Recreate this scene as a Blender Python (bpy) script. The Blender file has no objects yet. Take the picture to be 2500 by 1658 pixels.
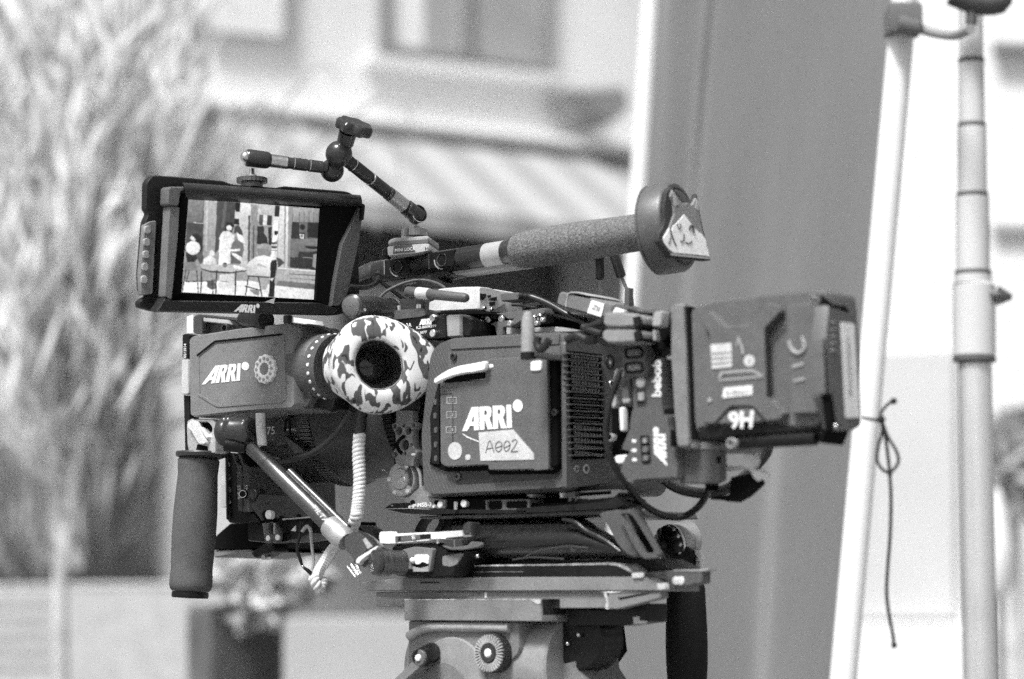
import bpy, bmesh, math, random
from mathutils import Vector as V, Matrix
from mathutils.geometry import tessellate_polygon
random.seed(7)
R=math.radians
scene=bpy.context.scene
COL=scene.collection
# ------------------------------------------------------------------ camera model
FPX=5903.0; PITCH=R(6.5); EYE=V((0,-2.1,1.35))
FWD=V((0,math.cos(PITCH),math.sin(PITCH))); UPV=V((0,-math.sin(PITCH),math.cos(PITCH)))
def ray(px,py): return V((1,0,0))*(px-1250)+FWD*FPX+UPV*(829-py)
def P(px,py,Y):
    d=ray(px,py); return EYE+d*((Y-EYE.y)/d.y)
def mpp(Y): return (Y+2.1)/FPX
class Pl:
    def __init__(s,o,n):
        s.o=V(o); s.n=V(n).normalized()
        u=V((0,0,1)) if abs(s.n.z)<.9 else V((0,1,0))
        s.a=u.cross(s.n).normalized() if abs(s.n.z)<.9 else V((1,0,0))
        s.b=s.n.cross(s.a)
    def p(s,px,py,off=0.0):
        d=ray(px,py); return EYE+d*(((s.o+s.n*off-EYE).dot(s.n))/d.dot(s.n))
    def off(s,k): return Pl(s.o+s.n*k,s.n)
class Cyl:   # surface of a round barrel, for print that follows its curve
    def __init__(s,o,ax,r): s.o=V(o); s.ax=V(ax).normalized(); s.r=r
    def p(s,px,py,off=0.0):
        d=ray(px,py).normalized(); o=EYE-s.o
        dp=d-s.ax*d.dot(s.ax); op=o-s.ax*o.dot(s.ax)
        a=dp.dot(dp); b=2*dp.dot(op); c=op.dot(op)-(s.r+off)**2
        q=max(b*b-4*a*c,0); return EYE+d*((-b-math.sqrt(q))/(2*a))
TH=R(39)
F=V((-math.cos(TH),math.sin(TH),-0.015)).normalized()
S=V((-math.sin(TH),-math.cos(TH),0)).normalized()
U=S.cross(F); U=U if U.z>0 else -U
O=P(1250,1000,0)
def SP(s): return Pl(O+S*s,S)
def BP(px,py,s,k=0.0): return Pl(SP(s).p(px,py)-F*k,-F)
def Z(ox,oy,s):
    def f(*c): return [(ox+c[i]/s,oy+c[i+1]/s) for i in range(0,len(c),2)]
    return f
A1=Z(320,260,3.015);A2=Z(780,260,3.5625);A3=Z(860,440,2.6278);A4=Z(420,740,3.478);A5=Z(400,980,3.1367)
A6=Z(900,640,3.9417);A7=Z(930,800,3.408);A8=Z(1360,680,2.704);B1=Z(860,1180,2.6278);B2=Z(1520,430,6.03)
B3=Z(1960,0,1.889);B4=Z(1960,830,1.894);B5=Z(0,0,1.516);B6=Z(0,440,1.287);B7=Z(1480,0,2.24);B8=Z(440,460,5.226)
C1=Z(420,1000,6.533);C2=Z(520,1180,7.127);C3=Z(680,1180,5.807);C4=Z(880,1180,5.9125);C5=Z(1280,1140,4.612)
C6=Z(820,1380,4.73);C7=Z(1280,1380,4.73);C8=Z(780,980,6.03);D1=Z(1000,660,7.167);D2=Z(1330,620,5.6)
D3=Z(1460,860,4.613);D4=Z(1660,690,3.6457);D5=Z(440,740,3.9735);D6=Z(560,980,3.9735);D7=Z(840,640,4.825)
# ------------------------------------------------------------------ materials (all neutral: the photograph is monochrome film)
MATS={}
def mat(name,v,rough=.5,metal=0.,var=.12,scale=60.,bump=0.,bscale=900.,spec=.5,coat=0.):
    if name in MATS: return MATS[name]
    m=bpy.data.materials.new(name); m.use_nodes=True; nt=m.node_tree; b=nt.nodes['Principled BSDF']
    tc=nt.nodes.new('ShaderNodeTexCoord'); n=nt.nodes.new('ShaderNodeTexNoise'); n.inputs['Scale'].default_value=scale; n.inputs['Detail'].default_value=5
    nt.links.new(tc.outputs['Object'],n.inputs['Vector'])
    mr=nt.nodes.new('ShaderNodeMapRange'); mr.inputs[1].default_value=.3; mr.inputs[2].default_value=.7
    mr.inputs[3].default_value=v*(1-var); mr.inputs[4].default_value=v*(1+var)
    nt.links.new(n.outputs['Fac'],mr.inputs[0])
    g=nt.nodes.new('ShaderNodeTexNoise'); g.inputs['Scale'].default_value=1050 if scale>20 else scale*30; g.inputs['Detail'].default_value=2
    gm=nt.nodes.new('ShaderNodeMapRange'); gm.inputs[1].default_value=.25; gm.inputs[2].default_value=.75; gm.inputs[3].default_value=.68 if scale>20 else .97; gm.inputs[4].default_value=1.32 if scale>20 else 1.03
    mu=nt.nodes.new('ShaderNodeMath'); mu.operation='MULTIPLY'
    nt.links.new(tc.outputs['Object'],g.inputs['Vector']); nt.links.new(g.outputs['Fac'],gm.inputs[0]); nt.links.new(mr.outputs[0],mu.inputs[0]); nt.links.new(gm.outputs[0],mu.inputs[1])
    nt.links.new(mu.outputs[0],b.inputs['Base Color'])
    r2=nt.nodes.new('ShaderNodeMapRange'); r2.inputs[1].default_value=.3; r2.inputs[2].default_value=.7
    r2.inputs[3].default_value=max(rough-.07,.03); r2.inputs[4].default_value=min(rough+.07,1)
    n2=nt.nodes.new('ShaderNodeTexNoise'); n2.inputs['Scale'].default_value=scale*3.1; n2.inputs['Detail'].default_value=4
    nt.links.new(tc.outputs['Object'],n2.inputs['Vector']); nt.links.new(n2.outputs['Fac'],r2.inputs[0]); nt.links.new(r2.outputs[0],b.inputs['Roughness'])
    b.inputs['Metallic'].default_value=metal; b.inputs['Specular IOR Level'].default_value=spec
    if coat: b.inputs['Coat Weight'].default_value=coat
    if bump:
        n3=nt.nodes.new('ShaderNodeTexNoise'); n3.inputs['Scale'].default_value=bscale; n3.inputs['Detail'].default_value=3
        bp=nt.nodes.new('ShaderNodeBump'); bp.inputs['Strength'].default_value=bump; bp.inputs['Distance'].default_value=.001
        nt.links.new(tc.outputs['Object'],n3.inputs['Vector']); nt.links.new(n3.outputs['Fac'],bp.inputs['Height']); nt.links.new(bp.outputs[0],b.inputs['Normal'])
    MATS[name]=m; return m
BLACK=mat('black_plastic',.010,.4,bump=.06,spec=.3)
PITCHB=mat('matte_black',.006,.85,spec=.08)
ANOD=mat('black_anodised_metal',.035,.42,bump=.12,bscale=2500)
GREY=mat('dark_grey_paint',.09,.5,bump=.15,bscale=2200)
GREY2=mat('mid_grey_paint',.115,.5,bump=.1,bscale=2200)
LGREY=mat('light_grey_paint',.36,.5,bump=.1,bscale=2000)
WHITE=mat('white_print',.85,.6,var=.06)
TAPE=mat('pale_cloth_tape',.55,.8,bump=.25,bscale=1500)
FOAM=mat('foam_rubber',.16,.95,bump=1.0,bscale=700,var=.5,scale=520,spec=.2)
FOAM2=mat('smooth_foam',.10,.85,bump=.25,bscale=1500,spec=.25)
RUB=mat('black_rubber',.016,.6,bump=.1,spec=.3)
METAL=mat('bare_metal',.72,.3,1.0,bump=.05)
DMET=mat('dark_metal',.16,.36,.85,bump=.08,bscale=2000)
DMETG=mat('gloss_dark_metal',.09,.28,.6)
CORD=mat('pale_cord',.72,.8,bump=.5,bscale=2500)
CABLE=mat('black_cable',.02,.42,spec=.5)
# ------------------------------------------------------------------ mesh builder
def rr(pts,r,n=4):
    if r<=0: return list(pts)
    out=[]; N=len(pts)
    for i in range(N):
        p0=V(pts[i-1]);p=V(pts[i]);p1=V(pts[(i+1)%N]); a=p0-p;b=p1-p
        k=min(r,a.length*.45,b.length*.45); A=p+a.normalized()*k; B=p+b.normalized()*k
        for j in range(n+1):
            t=j/n; out.append(tuple(A*(1-t)**2+p*2*t*(1-t)+B*t*t))
    return out
def ell(cx,cy,rx,ry,n=28,rot=0.):
    c,s=math.cos(rot),math.sin(rot)
    return [(cx+rx*math.cos(2*math.pi*i/n)*c-ry*math.sin(2*math.pi*i/n)*s,cy+rx*math.cos(2*math.pi*i/n)*s+ry*math.sin(2*math.pi*i/n)*c) for i in range(n)]
def area(l): return .5*sum(l[i-1][0]*l[i][1]-l[i][0]*l[i-1][1] for i in range(len(l)))
def inset(l,b):
    N=len(l); out=[]
    for i in range(N):
        p0=V(l[i-1]);p=V(l[i]);p1=V(l[(i+1)%N]); e0=(p-p0);e1=(p1-p)
        if e0.length<1e-9: e0=e1
        if e1.length<1e-9: e1=e0
        e0.normalize();e1.normalize(); n0=V((-e0.y,e0.x));n1=V((-e1.y,e1.x)); m=n0+n1
        if m.length<.3: m=n0
        m=m/max(m.length_squared,.5)*2*.5
        out.append(p+m*b*1.0)
    return out
class MB:
    def __init__(s): s.v=[];s.f=[]
    def add(s,vs,fs):
        k=len(s.v); s.v+=[tuple(x) for x in vs]; s.f+=[tuple(i+k for i in f) for f in fs]; return s
    def prism(s,pl,loops,depth,bev=.0008,off=0.):
        o=pl.o+pl.n*off
        L=[]
        for k,l in enumerate(loops):
            q=[]
            for c in l:
                w=pl.p(c[0],c[1],off)-o; q.append((w.dot(pl.a),w.dot(pl.b)))
            ar=area(q)
            if (k==0 and ar<0) or (k>0 and ar>0): q.reverse()
            L.append(q)
        return s.prism2(o,pl.a,pl.b,pl.n,L,depth,bev)
    def prism2(s,o,a,b,n,L,depth,bev=.0008):
        bev=min(bev,depth*.45)
        W=lambda c,z: o+a*c[0]+b*c[1]+n*z
        for q in L:
            N=len(q); qi=inset(q,bev) if bev>0 else [V(c) for c in q]
            vs=[W(c,0) for c in qi]+[W(c,-bev) for c in q]+[W(c,-depth) for c in q]
            fs=[]
            for r0 in (0,N):
                for i in range(N):
                    j=(i+1)%N; fs.append((r0+j,r0+i,r0+N+i,r0+N+j))
            s.add(vs,fs)
        fr=[[V((c[0],c[1],0)) for c in (inset(q,bev) if bev>0 else q)] for q in L]
        flat=[c for q in fr for c in q]
        tris=tessellate_polygon(fr)
        fs=[]
        for t in tris:
            A,B,C=[flat[i] for i in t]
            cr=(B-A).cross(C-A).z
            if abs(cr)<1e-14: continue
            fs.append(t if cr>0 else t[::-1])
        s.add([W(c,0) for c in flat],fs)
        bk=[c for q in L for c in q]
        s.add([W(c,-depth) for c in bk],[t[::-1] for t in fs]); return s
    def box(s,c,ax,dims,bev=.0008):
        c=V(c); a,b,n=[V(x).normalized() for x in ax]; x,y,z=[d/2 for d in dims]
        return s.prism2(c+n*z,a,b,n,[[(-x,-y),(x,-y),(x,y),(-x,y)]],2*z,bev)
    def lathe(s,o,ax,prof,segs=48,fn=None,cap=True,squash=1.0):
        o=V(o);ax=V(ax).normalized(); h=V((0,0,1)) if abs(ax.z)<.9 else V((1,0,0))
        e1=h.cross(ax).normalized(); e2=ax.cross(e1)
        vs=[];fs=[]
        for t,r in prof:
            for i in range(segs):
                ph=2*math.pi*i/segs; q=r*(fn(i,t) if fn else 1)
                vs.append(o+ax*t+e1*q*math.cos(ph)+e2*q*math.sin(ph)*squash)
        M=len(prof)
        for k in range(M-1):
            for i in range(segs):
                j=(i+1)%segs; fs.append((k*segs+i,k*segs+j,(k+1)*segs+j,(k+1)*segs+i))
        if cap:
            if prof[0][1]>1e-6: fs.append(tuple(range(segs))[::-1])
            if prof[-1][1]>1e-6: fs.append(tuple((M-1)*segs+i for i in range(segs)))
        return s.add(vs,fs)
    def tube(s,pts,r,segs=14,cap=True,sub=0,fn=None):
        pts=[V(p) for p in pts]; rs=r if isinstance(r,(list,tuple)) else [r]*len(pts)
        if sub: pts,rs=catmull(pts,rs,sub)
        vs=[];fs=[];N=len(pts); pe=None
        for i in range(N):
            d=(pts[min(i+1,N-1)]-pts[max(i-1,0)]).normalized()
            if pe is None:
                h=V((0,0,1)) if abs(d.z)<.9 else V((1,0,0)); e1=h.cross(d).normalized()
            else: e1=(pe-d*pe.dot(d)).normalized()
            pe=e1; e2=d.cross(e1)
            for k in range(segs):
                ph=2*math.pi*k/segs; q=rs[i]*(fn(i,k) if fn else 1)
                vs.append(pts[i]+e1*q*math.cos(ph)+e2*q*math.sin(ph))
        for i in range(N-1):
            for k in range(segs):
                j=(k+1)%segs; fs.append((i*segs+k,i*segs+j,(i+1)*segs+j,(i+1)*segs+k))
        if cap: fs.append(tuple(range(segs))[::-1]); fs.append(tuple((N-1)*segs+k for k in range(segs)))
        return s.add(vs,fs)
    def rod(s,a,b,r,segs=20):
        a=V(a);b=V(b); L=(b-a).length; e=min(r*.15,L*.1)
        return s.lathe(a,b-a,[(0,r-e),(e,r),(L-e,r),(L,r-e)],segs)
    def sphere(s,c,r,seg=24,k=1.0):
        n=seg//2; return s.lathe(V(c),(0,0,1),[(-r*k*math.cos(math.pi*i/n),max(r*math.sin(math.pi*i/n),1e-5)) for i in range(n+1)],seg,cap=False)
    def loft(s,loops,capa=False,capb=False,closed=True):
        N=len(loops[0]);vs=[p for l in loops for p in l];fs=[]
        for k in range(len(loops)-1):
            for i in range(N if closed else N-1):
                j=(i+1)%N; fs.append((k*N+i,k*N+j,(k+1)*N+j,(k+1)*N+i))
        if capa: fs.append(tuple(range(N))[::-1])
        if capb: fs.append(tuple((len(loops)-1)*N+i for i in range(N)))
        return s.add(vs,fs)
    def flat(s,surf,loops,off=.0003):     # thin print on a surface
        fr=[[V((c[0],c[1],0)) for c in l] for l in loops]; fl=[c for q in fr for c in q]
        fs=[]
        for t in tessellate_polygon(fr):
            A,B,C=[fl[i] for i in t]; cr=(B-A).cross(C-A).z
            if abs(cr)<1e-9: continue
            fs.append(t if cr<0 else t[::-1])
        return s.add([surf.p(c.x,c.y,off) for c in fl],fs)
def catmull(pts,rs,n):
    q=[];w=[];N=len(pts)
    for i in range(N-1):
        p0=pts[max(i-1,0)];p1=pts[i];p2=pts[i+1];p3=pts[min(i+2,N-1)]
        for k in range(n):
            t=k/n
            q.append(.5*((2*p1)+(p2-p0)*t+(2*p0-5*p1+4*p2-p3)*t*t+(3*p1-p0-3*p2+p3)*t**3)); w.append(rs[i]*(1-t)+rs[i+1]*t)
    q.append(pts[-1]);w.append(rs[-1]); return q,w
# ------------------------------------------------------------------ objects
def thing(name,label,cat,loc,group=None,kind=None):
    o=bpy.data.objects.new(name,None); COL.objects.link(o); o.location=V(loc); o.empty_display_size=.02
    o['label']=label;o['category']=cat
    if group:o['group']=group
    if kind:o['kind']=kind
    return o
def wloc(o):
    l=V(o.location)
    while o.parent: o=o.parent; l+=V(o.location)
    return l
def build(mb,name,m,parent=None,smooth=True,angle=38,label=None):
    me=bpy.data.meshes.new(name); l=wloc(parent) if parent else V((0,0,0))
    me.from_pydata([tuple(V(v)-l) for v in mb.v],[],mb.f); me.validate(); me.update()
    if smooth:
        me.polygons.foreach_set('use_smooth',[True]*len(me.polygons)); me.set_sharp_from_angle(angle=R(angle))
    me.materials.append(m)
    o=bpy.data.objects.new(name,me); COL.objects.link(o)
    if parent: o.parent=parent
    if label: o['label']=label
    return o
def solo(mb,name,m,label,cat,group=None,kind=None,smooth=True,angle=38):
    loc=sum((V(v) for v in mb.v),V((0,0,0)))/len(mb.v); loc.z=min(v[2] for v in mb.v)
    me=bpy.data.meshes.new(name); me.from_pydata([tuple(V(v)-loc) for v in mb.v],[],mb.f); me.validate(); me.update()
    if smooth:
        me.polygons.foreach_set('use_smooth',[True]*len(me.polygons)); me.set_sharp_from_angle(angle=R(angle))
    me.materials.append(m)
    o=bpy.data.objects.new(name,me); COL.objects.link(o); o.location=loc
    if kind=='structure': o['kind']=kind
    else:
        o['label']=label;o['category']=cat
        if kind:o['kind']=kind
        if group:o['group']=group
    return o
def pr(par,name,m,pl,outer,depth,holes=(),bev=.0008,r=0,off=0.,label=None):
    return build(MB().prism(pl,[rr(outer,r)]+list(holes),depth,bev,off),name,m,par,label=label)
def prd(par,name,m,surf,outer,off=.0004,r=0,holes=()):
    return build(MB().flat(surf,[rr(outer,r)]+list(holes),off),name,m,par,smooth=False)
def screw(par,c,n,r,m=None,name='screw',h=.0015):
    mb=MB().lathe(V(c)-V(n).normalized()*.001,n,[(0,r),(h+.0006,r),(h+.001,r*.85),(h+.001,r*.5),(h*.5,r*.4)],20)
    return build(mb,name,m or METAL,par)
def lerp(a,b,t): return a*(1-t)+b*t
def quadmap(q,u,v):  # bl br tr tl
    return (lerp(lerp(q[0][0],q[1][0],u),lerp(q[3][0],q[2][0],u),v),lerp(lerp(q[0][1],q[1][1],u),lerp(q[3][1],q[2][1],u),v))
def text(par,s,quad,surf,m=None,off=.0005,bold=.012,name='lettering'):
    cu=bpy.data.curves.new('t','FONT'); cu.body=s; cu.offset=bold; cu.resolution_u=3
    ob=bpy.data.objects.new('t',cu); COL.objects.link(ob)
    dg=bpy.context.evaluated_depsgraph_get(); me=bpy.data.meshes.new_from_object(ob.evaluated_get(dg))
    xs=[v.co.x for v in me.vertices];ys=[v.co.y for v in me.vertices]
    x0,x1,y0,y1=min(xs),max(xs),min(ys),max(ys)
    mb=MB()
    mb.add([surf.p(*quadmap(quad,(v.co.x-x0)/(x1-x0),(v.co.y-y0)/(y1-y0)),off) for v in me.vertices],[tuple(p.vertices) for p in me.polygons])
    bpy.data.objects.remove(ob); bpy.data.curves.remove(cu); bpy.data.meshes.remove(me)
    return build(mb,name,m or WHITE,par,smooth=False)
def arri(par,quad,surf,off=.0005,m=None,disc=True,name='logo'):
    Rr=lambda d:[[(x+d,y) for x,y in l] for l in ([(.345,0),(.345,1),(.52,1),(.575,.94),(.592,.77),(.575,.57),(.545,.48),(.612,0),(.505,0),(.455,.4),(.445,.4),(.445,0)],[(.445,.62),(.445,.83),(.485,.82),(.5,.72),(.485,.63)])]
    glyphs=[[[(0,0),(.19,1),(.33,1),(.33,0),(.235,0),(.235,.2),(.16,.2),(.1,0)],[(.19,.38),(.235,.38),(.235,.7)]],Rr(0),Rr(.267),[[(.885,0),(.885,1),(.985,1),(.985,0)]]]
    if disc: glyphs.append([[(1.115+.1*math.cos(a*.3307),.93+.27*math.sin(a*.3307)) for a in range(19)]])
    mb=MB()
    for g in glyphs: mb.flat(surf,[[quadmap(quad,u,v) for u,v in l] for l in g],off)
    return build(mb,name,m or WHITE,par,smooth=False)
# ------------------------------------------------------------------ world, sun, camera
w=bpy.data.worlds.new('World'); scene.world=w; w.use_nodes=True; nt=w.node_tree
bg=nt.nodes['Background']; sk=nt.nodes.new('ShaderNodeTexSky'); sk.sky_type='NISHITA'; sk.sun_disc=False
SUN_EL,SUN_AZ=58,212   # azimuth of the sun measured clockwise from +Y
sk.sun_elevation=R(SUN_EL); sk.sun_rotation=R(SUN_AZ); sk.air_density=1.; sk.dust_density=4.; sk.ozone_density=1.
bw=nt.nodes.new('ShaderNodeRGBToBW'); nt.links.new(sk.outputs[0],bw.inputs[0]); nt.links.new(bw.outputs[0],bg.inputs[0]); bg.inputs[1].default_value=.085
sl=bpy.data.lights.new('sun','SUN'); sl.energy=3.0; sl.angle=R(14); sl.color=(1,1,1)
so=bpy.data.objects.new('sun',sl); COL.objects.link(so)
sd=V((math.sin(R(SUN_AZ))*math.cos(R(SUN_EL)),math.cos(R(SUN_AZ))*math.cos(R(SUN_EL)),math.sin(R(SUN_EL))))
so.rotation_euler=sd.to_track_quat('Z','Y').to_euler(); so.location=(0,0,12)
cd=bpy.data.cameras.new('camera'); co=bpy.data.objects.new('camera',cd); COL.objects.link(co); scene.camera=co
co.location=EYE; co.rotation_euler=(R(90)+PITCH,0,0); cd.sensor_width=36; cd.sensor_fit='HORIZONTAL'; cd.lens=85.0; cd.clip_end=500; cd.clip_start=.05
cd.dof.use_dof=True; cd.dof.focus_distance=2.24; cd.dof.aperture_fstop=3.6; cd.dof.aperture_blades=9
scene.view_settings.view_transform='Standard'; scene.view_settings.look='None'; scene.view_settings.exposure=.72; scene.view_settings.gamma=1
scene.view_settings.use_curve_mapping=False
scene.cycles.use_denoising=False
scene.cycles.use_adaptive_sampling=True; scene.cycles.adaptive_threshold=.03; scene.cycles.adaptive_min_samples=12
# ------------------------------------------------------------------ the setting and everything out of focus behind the rig
GROUND=mat('pale_paving',.2,.85,scale=2,var=.15,bump=.1,bscale=20)
PLASTER=mat('pale_plaster',.78,.9,scale=1.2,var=.07,bump=.1,bscale=30)
FRAMEM=mat('window_paint',.3,.6,scale=3)
GLASSD=mat('dark_window_glass',.07,.15,scale=2,var=.5)
GLASSG=mat('grey_window_glass',.42,.25,scale=1.5,var=.25)
BLIND=mat('white_blind',.85,.8,scale=3,var=.04)
SHOPD=mat('dark_shop_paint',.06,.6,scale=2,var=.4)
SHOPG=mat('grey_shop_paint',.28,.7,scale=2,var=.2)
TRIM=mat('white_trim',.8,.7,scale=3,var=.05)
mb=MB().add([(-150,-60,0),(150,-60,0),(150,240,0),(-150,240,0)],[(0,1,2,3)])
solo(mb,'ground',GROUND,'','',kind='structure',smooth=False)
WP=Pl(P(1000,700,8.0),(.5,-.866,0))
h=thing('town_house','pale plastered building with shop front, blurred behind the camera rig','building',WP.p(900,1500))
pr(h,'wall',PLASTER,WP,[(-700,-900),(2900,-900),(2900,2450),(-700,2450)],.4,bev=0)
# upper windows
def window(quad,frame,proud=.05):
    (x0,y0),(x1,y1),(x2,y2),(x3,y3)=quad
    cx=(x0+x1+x2+x3)/4;cy=(y0+y1+y2+y3)/4; inn=[(cx+(x-cx)*k,cy+(y-cy)*k2) for (x,y),k,k2 in zip(quad,[frame]*4,[.95]*4)]
    f=build(MB().prism(WP,[quad,inn],proud,.004,proud),'window_frame',FRAMEM,h); return f,inn
f,i_=window([(448,-330),(712,-330),(712,100),(448,78)],.87); pr(f,'pane',BLIND,WP,i_,.02,bev=0,off=.021)
f,i_=window([(930,-330),(1345,-330),(1345,168),(930,118)],.88)
pr(f,'pane',BLIND,WP,B5(1450,-480,1570,-480,1570,178,1450,168),.02,bev=0,off=.022)
pr(f,'pane',GLASSG,WP,B5(1575,-480,1700,-480,1700,196,1575,180),.02,bev=0,off=.021)
pr(f,'mullion',FRAMEM,WP,B5(1700,-480,1742,-480,1742,204,1700,196),.06,bev=0,off=.052)
pr(f,'pane',GLASSG,WP,B5(1744,-480,1985,-480,1985,232,1744,204),.02,bev=0,off=.021)
pr(h,'sill',TRIM,WP,[(900,128),(1370,182),(1370,204),(900,150)],.08,bev=.01,off=.07)
# projecting cornice and the sloping awning underneath it
pr(h,'cornice',TRIM,WP,[(-500,118),(1800,380),(1800,404),(-500,142)],.2,bev=.02,off=.18)
pr(h,'cornice',SHOPG,WP,[(-500,160),(1800,404),(1800,420),(-500,180)],.1,bev=.02,off=.08)  # grey band below the ledge, the cornice's shadow line put into its colour
def awning(xa,xb,t0,slope,drop,outw,name,m):
    v=[];n=26
    for k in range(n+1):
        x=xa+(xb-xa)*k/n; yt=t0+slope*(x-xa)
        a=WP.p(x,yt,.12); b=WP.p(x,yt+drop,outw); s_=.0
        v+= [a,b+V((0,0,s_)),b+V((0,0,-.09+s_)),a+V((0,0,-.04))]
    fs=[]
    for k in range(n):
        o=4*k
        for e in range(4): fs.append((o+e,o+4+e,o+4+(e+1)%4,o+(e+1)%4))
    return build(MB().add(v,fs),name,m,h)
am=mat('striped_awning_cloth',.4,.9,scale=2)
nt_=am.node_tree; b_=nt_.nodes['Principled BSDF']; wv=nt_.nodes.new('ShaderNodeTexWave'); wv.inputs['Scale'].default_value=1.15; wv.bands_direction='X'; wv.inputs['Distortion'].default_value=.6
tc_=nt_.nodes.new('ShaderNodeTexCoord'); mpa=nt_.nodes.new('ShaderNodeMapping'); mpa.inputs['Rotation'].default_value=(0,0,R(-30)); nt_.links.new(tc_.outputs['Object'],mpa.inputs[0]); nt_.links.new(mpa.outputs[0],wv.inputs['Vector'])
mr_=nt_.nodes.new('ShaderNodeMapRange'); mr_.inputs[3].default_value=.27; mr_.inputs[4].default_value=.42; nt_.links.new(wv.outputs['Fac'],mr_.inputs[0]); nt_.links.new(mr_.outputs[0],b_.inputs['Base Color'])
awning(545,1640,285,.112,165,.8,'awning',am)
# shop front
pr(h,'shop_window',SHOPD,WP,[(1015,560),(1372,600),(1372,1000),(1015,1000)],.05,bev=.005,off=.04)
pr(h,'shop_window',GLASSD,WP,[(840,500),(1000,520),(1000,900),(840,900)],.05,bev=.005,off=.035)
pr(h,'pilaster',SHOPG,WP,[(1376,470),(1570,490),(1570,2350),(1376,2350)],.12,bev=.01,off=.1)
pr(h,'stall_riser',SHOPG,WP,[(600,1120),(1374,1120),(1374,2350),(600,2350)],.1,bev=.01,off=.08)
pr(h,'shop_window',SHOPD,WP,[(205,900),(388,905),(384,1400),(212,1400)],.06,bev=.01,off=.05)
pr(h,'shop_window',mat('reflecting_shop_glass',.16,.3,scale=2.5,var=.6),WP,[(-200,830),(112,830),(112,1400),(-200,1400)],.06,bev=.01,off=.05)
pr(h,'fascia',SHOPG,WP,[(-300,470),(560,520),(560,560),(-300,510)],.1,bev=.01,off=.09)
pr(h,'fascia',mat('weathered_board',.3,.8,scale=3,var=.4),WP,[(-300,200),(520,262),(520,306),(-300,240)],.14,bev=.01,off=.13)
pr(h,'plinth',SHOPD,WP,[(-300,1394),(392,1384),(392,2400),(-300,2400)],.2,bev=.01,off=.18)
# wall lantern and bracket by the scrim
pr(h,'lamp_bracket',SHOPG,WP,[(1400,215),(1530,205),(1545,260),(1500,300),(1455,290)],.25,bev=.03,off=.3)
# low white wall / boards bottom left, right
lw=thing('low_wall','low white boarded wall along the bottom left','wall',P(200,1560,5.4))
pw=Pl(P(200,1500,5.4),(.12,-1,0))
pr(lw,'boards',mat('pale_boards',.52,.75,scale=25,var=.12),pw,[(-300,1438),(470,1428),(470,2640),(-300,2640)],.15,bev=.01)
for k in range(5): pr(lw,'board_joint',FRAMEM,pw,[(-300,1478+k*38),(150,1474+k*38),(150,1478+k*38),(-300,1482+k*38)],.01,bev=0,off=.004)
pr(lw,'coping',TRIM,pw,[(-300,1430),(475,1422),(475,1430),(-300,1440)],.16,bev=.004,off=.004)
lw2=thing('white_counter','pale flat-fronted counter seen between lens and tripod head','counter',P(850,1600,5.2))
pr(lw2,'front',LGREY if False else mat('pale_counter_paint',.5,.7,scale=2),Pl(P(850,1560,5.2),(.1,-1,0)),[(690,1508),(1560,1500),(1560,2680),(690,2680)],.3,bev=.01)
# planter with pale flowers
pl_=thing('planter','dark square planter with pale flowering bush at bottom left','planter',P(570,1700,3.2))
pr(pl_,'pot',mat('dark_planter',.05,.6,scale=8,var=.3),Pl(P(570,1500,3.2),(.25,-1,0)),[(522,1478),(696,1470),(690,3050),(528,3050)],.4,bev=.02)
pr(pl_,'side_panel',mat('grey_planter_side',.12,.7,scale=8,var=.3),Pl(P(490,1500,3.25),(-.5,-1,0)),[(452,1486),(521,1479),(521,3030),(455,3030)],.05,bev=.01)
def leaves(cells,n,size,Y,spread,m,par,name,flatten=1.):
    mb=MB()
    for cx,cy,rx,ry,wt in cells:
        for _ in range(int(n*wt)):
            while True:
                a,b=random.uniform(-1,1),random.uniform(-1,1)
                if a*a+b*b<1: break
            c=P(cx+a*rx,cy+b*ry,Y+random.uniform(-1,1)*spread)
            d=V((random.gauss(0,1),random.gauss(0,1),random.gauss(0,1)*flatten)).normalized(); e=d.cross(V((random.gauss(0,1),random.gauss(0,1),random.gauss(0,1)))).normalized()
            s=size*random.uniform(.5,1.3)
            mb.add([c-d*s,c+e*s*.45,c+d*s,c-e*s*.45],[(0,1,2,3)])
    return build(mb,name,m,par,smooth=False)
LEAFP=mat('pale_petals',.62,.8,scale=6,var=.3); LEAFG=mat('bush_leaf',.16,.7,scale=6,var=.5)
fb=[(640,1390,60,50,1),(700,1430,50,40,.8),(560,1400,45,35,.6),(620,1450,55,30,.7),(665,1480,25,40,.4),(760,1400,45,35,.4),(590,1500,18,40,.25)]
leaves(fb,260,.03,3.2,.18,LEAFP,pl_,'flowers'); leaves(fb,130,.04,3.3,.2,LEAFG,pl_,'leaves')
# slender pale tree at left
tr=thing('birch_tree','pale slender twin-stemmed tree with fine drooping twigs at the left edge','tree',P(150,1700,3.6))
BARK=mat('pale_bark',.62,.9,scale=10,var=.25,bump=.3,bscale=40); TWIG=mat('grey_twig',.42,.9,scale=10,var=.4)
mb=MB(); yT=3.6
mb.tube([V((P(152,2200,yT).x,yT,0)),P(152,2200,yT),P(150,1800,yT),P(146,1420,yT),P(138,1150,yT),P(130,900,yT),P(150,600,yT),P(120,200,yT),P(130,-300,yT)],[.03,.025,.020,.017,.016,.014,.011,.008,.005],10,sub=4)
mb.tube([P(148,1420,yT),P(182,1200,yT),P(212,1000,yT),P(240,760,yT+.1),P(300,420,yT+.1),P(390,100,yT+.1),P(430,-200,yT)],[.016,.016,.014,.011,.009,.006,.004],10,sub=4)
build(mb,'trunk',BARK,tr)
mb=MB()
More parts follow.
